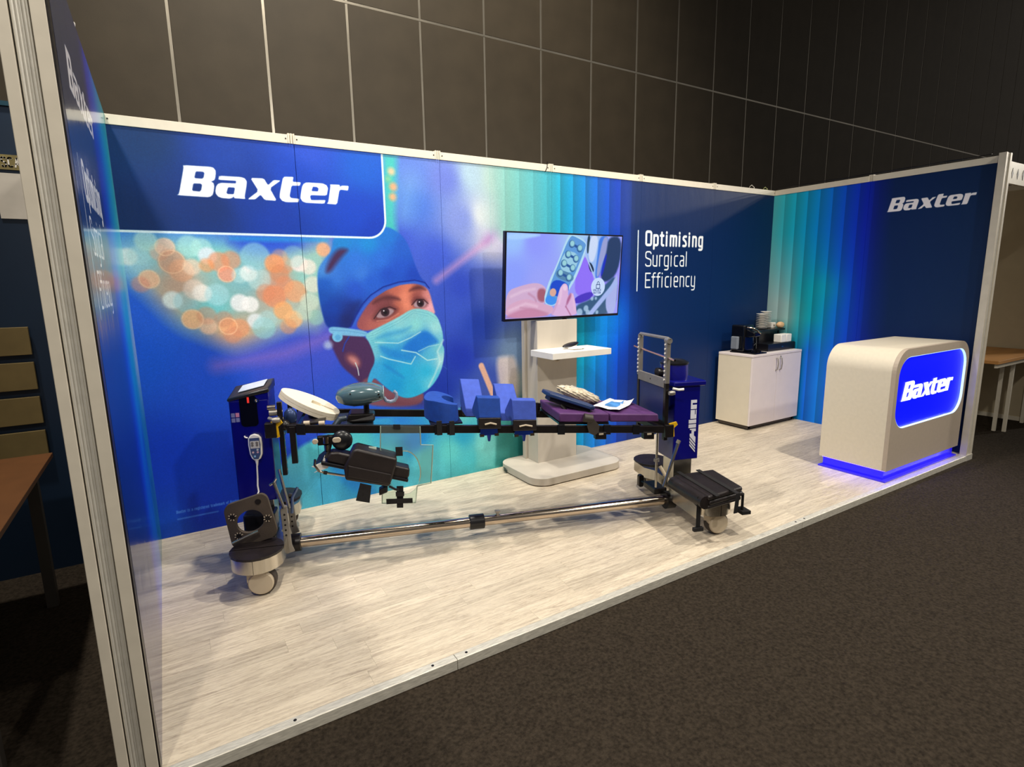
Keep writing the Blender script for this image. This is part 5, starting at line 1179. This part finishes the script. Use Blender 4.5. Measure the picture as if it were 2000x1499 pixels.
pr([(.506, .492), (.563, .472), (.548, .378), (.478, .398)], va-.055, .006).obj('strap', WEB, o)
pr([(.60, .44), (.648, .455), (.645, .42), (.60, .405)], va-.04, .05).obj('buckle', DARKPL, o, bevel=.006)
MB().tube([(.285, va-.01, .630), (.280, va-.01, .60), (.30, va-.01, .565), (.33, va-.01, .553), (.43, va-.01, .526)], .0065, 10).obj('handle_tube', CHROME, o, smooth=True)
MB().tube([(.322, va-.01, .556), (.340, va-.01, .550)], .010, 10).obj('tube_ring', BLACK, o, smooth=True)
MB().tube([(.34, va, .63), (.36, va+.03, .70), (.365, va+.04, .745)], .014, 10).obj('hanger', BLACK, o, smooth=True)
MB().tube([(.655, va-.04, .455), (.685, va-.04, .435), (.705, va-.04, .428)], .007, 8).obj('hinge_rod', DARKPL, o, smooth=True)
# clamp cluster below the rail
o = TE('rail_socket', 'black rail clamp with pale round knobs below the head ring', 'clamp')
b = MB().box(.30, .42, -.245, -.215, .695, .745); b.obj('clamp_body', BLACK, o, bevel=.006)
MB().blob((.425, -.24, .715), (.055, .03, .055), 3).obj('ratchet_drum', DARKPL, o, smooth=True)
for u_, w_ in ((.292, .030), (.40, .044)): MB().prism([(x, -.262, z) for x, z in rrect(u_, .726, w_, .028, .0135, 5)], (0, -.012, 0)).obj('knob', BEIGEPL, o, bevel=.003, smooth=True)
MB().cyl((.345, -.255, .745), (.345, -.255, .71), .017, 14).cyl((.345, -.255, .70), (.345, -.255, .67), .012, 14).obj('swivel', CHROME, o, smooth=True)
# sterile packet hanging from the swivel
o = TE('hanging_tag', 'white and navy tag hanging from the chrome swivel under the rail', 'tag')
pr([(.335, .672), (.348, .655), (.33, .62), (.285, .598), (.283, .605), (.305, .65)], -.262, .004).obj('navy_leaf', NAVYPAD, o)
pr([(.335, .650), (.318, .61), (.265, .592), (.30, .575), (.275, .558), (.31, .568), (.345, .577), (.36, .60), (.335, .60)], -.268, .004).obj('white_leaf', WHITEPL, o)
# clear acrylic panel with straps
o = TE('acrylic_panel', 'clear acrylic board with an oval cut-out hanging from the front rail', 'acrylic board')
ACR = mat('clear_acrylic', (226, 240, 232), rough=.03, trans=.93, var=.01, ior=1.12)
AEDGE = mat('acrylic_edge', (196, 212, 190), rough=.2, trans=.35)
vq = -.228
def A2(x, y): 
    return (x, y)
ol = [(.628, .775), (.838, .757), (.838, .652), (.905, .645), (.885, .425), (.808, .415), (.795, .318), (.612, .335), (.628, .60), (.620, .65)]
ho = [(.745+.085*math.cos(t_), .500+.125*math.sin(t_)) for t_ in np.linspace(0, 2*math.pi, 29)[:-1]]
MB().ring([(x, vq, z) for x, z in ol], [(x, vq, z) for x, z in ho], (0, -.006, 0)).obj('sheet', ACR, o)
MB().tube([(x, vq-.003, z) for x, z in ol[1:]+[ol[0]]], .0035, 6).obj('sheet_edge', AEDGE, o, smooth=True)
MB().tube([(x, vq-.003, z) for x, z in ho[-2:]+ho[:14]], .0035, 6).obj('cutout_edge', AEDGE, o, smooth=True)
pr([(.700, .652), (.738, .650), (.738, .600), (.700, .602)], vq-.012, .006).obj('strap', WEB, o)
pr([(.695, .780), (.732, .777), (.732, .752), (.695, .755)], vq-.012, .006).obj('strap', WEB, o)
pr([(.695, .428), (.732, .425), (.725, .300), (.690, .303)], vq-.012, .006).obj('strap', WEB, o)
pr([(.635, .362), (.778, .352), (.778, .325), (.635, .333)], vq-.019, .006).obj('strap', WEB, o)
pr([(.688, .398), (.735, .395), (.733, .37), (.688, .373)], vq-.020, .007).obj('buckle', DARKPL, o)
pr([(.560, .665), (.60, .66), (.598, .612), (.56, .616)], vq-.008, .006).obj('white_label', mat('milky_label', (200, 214, 200), rough=.4), o)
# black folded pack on the right base
o = TE('folded_pad', 'black folded vinyl pad with hanging straps on the right base', 'pad')
q0 = [(2.42, -.58), (2.70, -.50), (2.715, -.17), (2.41, -.20)]
def slab(zb, zt, k=1., dx=0, dy=0):
    c = Vector((2.56, -.37)); P = [c+(Vector(p)-c)*k+Vector((dx, dy)) for p in q0]
    return MB().hexa([(p.x, p.y, zb) for p in P], [(p.x, p.y, zt) for p in P])
slab(.226, .250, .97).obj('lower_layer', BLACKPAD, o, bevel=.010, seg=3, smooth=True)
slab(.251, .280, .99, .01).obj('middle_layer', BLACKPAD, o, bevel=.012, seg=3, smooth=True)
slab(.281, .312, 1.0, .0).obj('upper_layer', BLACKPAD, o, bevel=.014, seg=4, smooth=True)
MB().tube([(2.412, -.565, .268), (2.405, -.40, .268), (2.402, -.22, .268)], .040, 12).obj('rolled_edge', BLACKPAD, o, smooth=True)
def band(x0, x1, dz=0): return MB().hexa([(x0, -.60, .3125), (x0+.028, -.592, .3125), (x1+.028, -.165, .3125), (x1, -.168, .3125)], [(x0, -.60, .317), (x0+.028, -.592, .317), (x1+.028, -.165, .317), (x1, -.168, .317)])
band(2.585, 2.59).obj('strap', WEB, o); band(2.455, 2.45).obj('strap', WEB, o)
MB().hexa([(2.585, -.585, .19), (2.613, -.58, .19), (2.613, -.575, .19), (2.585, -.58, .19)], [(2.585, -.60, .314), (2.613, -.592, .314), (2.613, -.587, .314), (2.585, -.595, .314)]).obj('strap', WEB, o)
MB().box(2.375, 2.403, -.535, -.530, .105, .30).box(2.358, 2.420, -.545, -.522, .085, .108).obj('strap', WEB, o, bevel=.003)
MB().box(2.705, 2.712, -.50, -.48, .16, .26).box(2.72, 2.727, -.48, -.46, .16, .26).box(2.69, 2.75, -.52, -.44, .14, .162).obj('strap', WEB, o, bevel=.002)
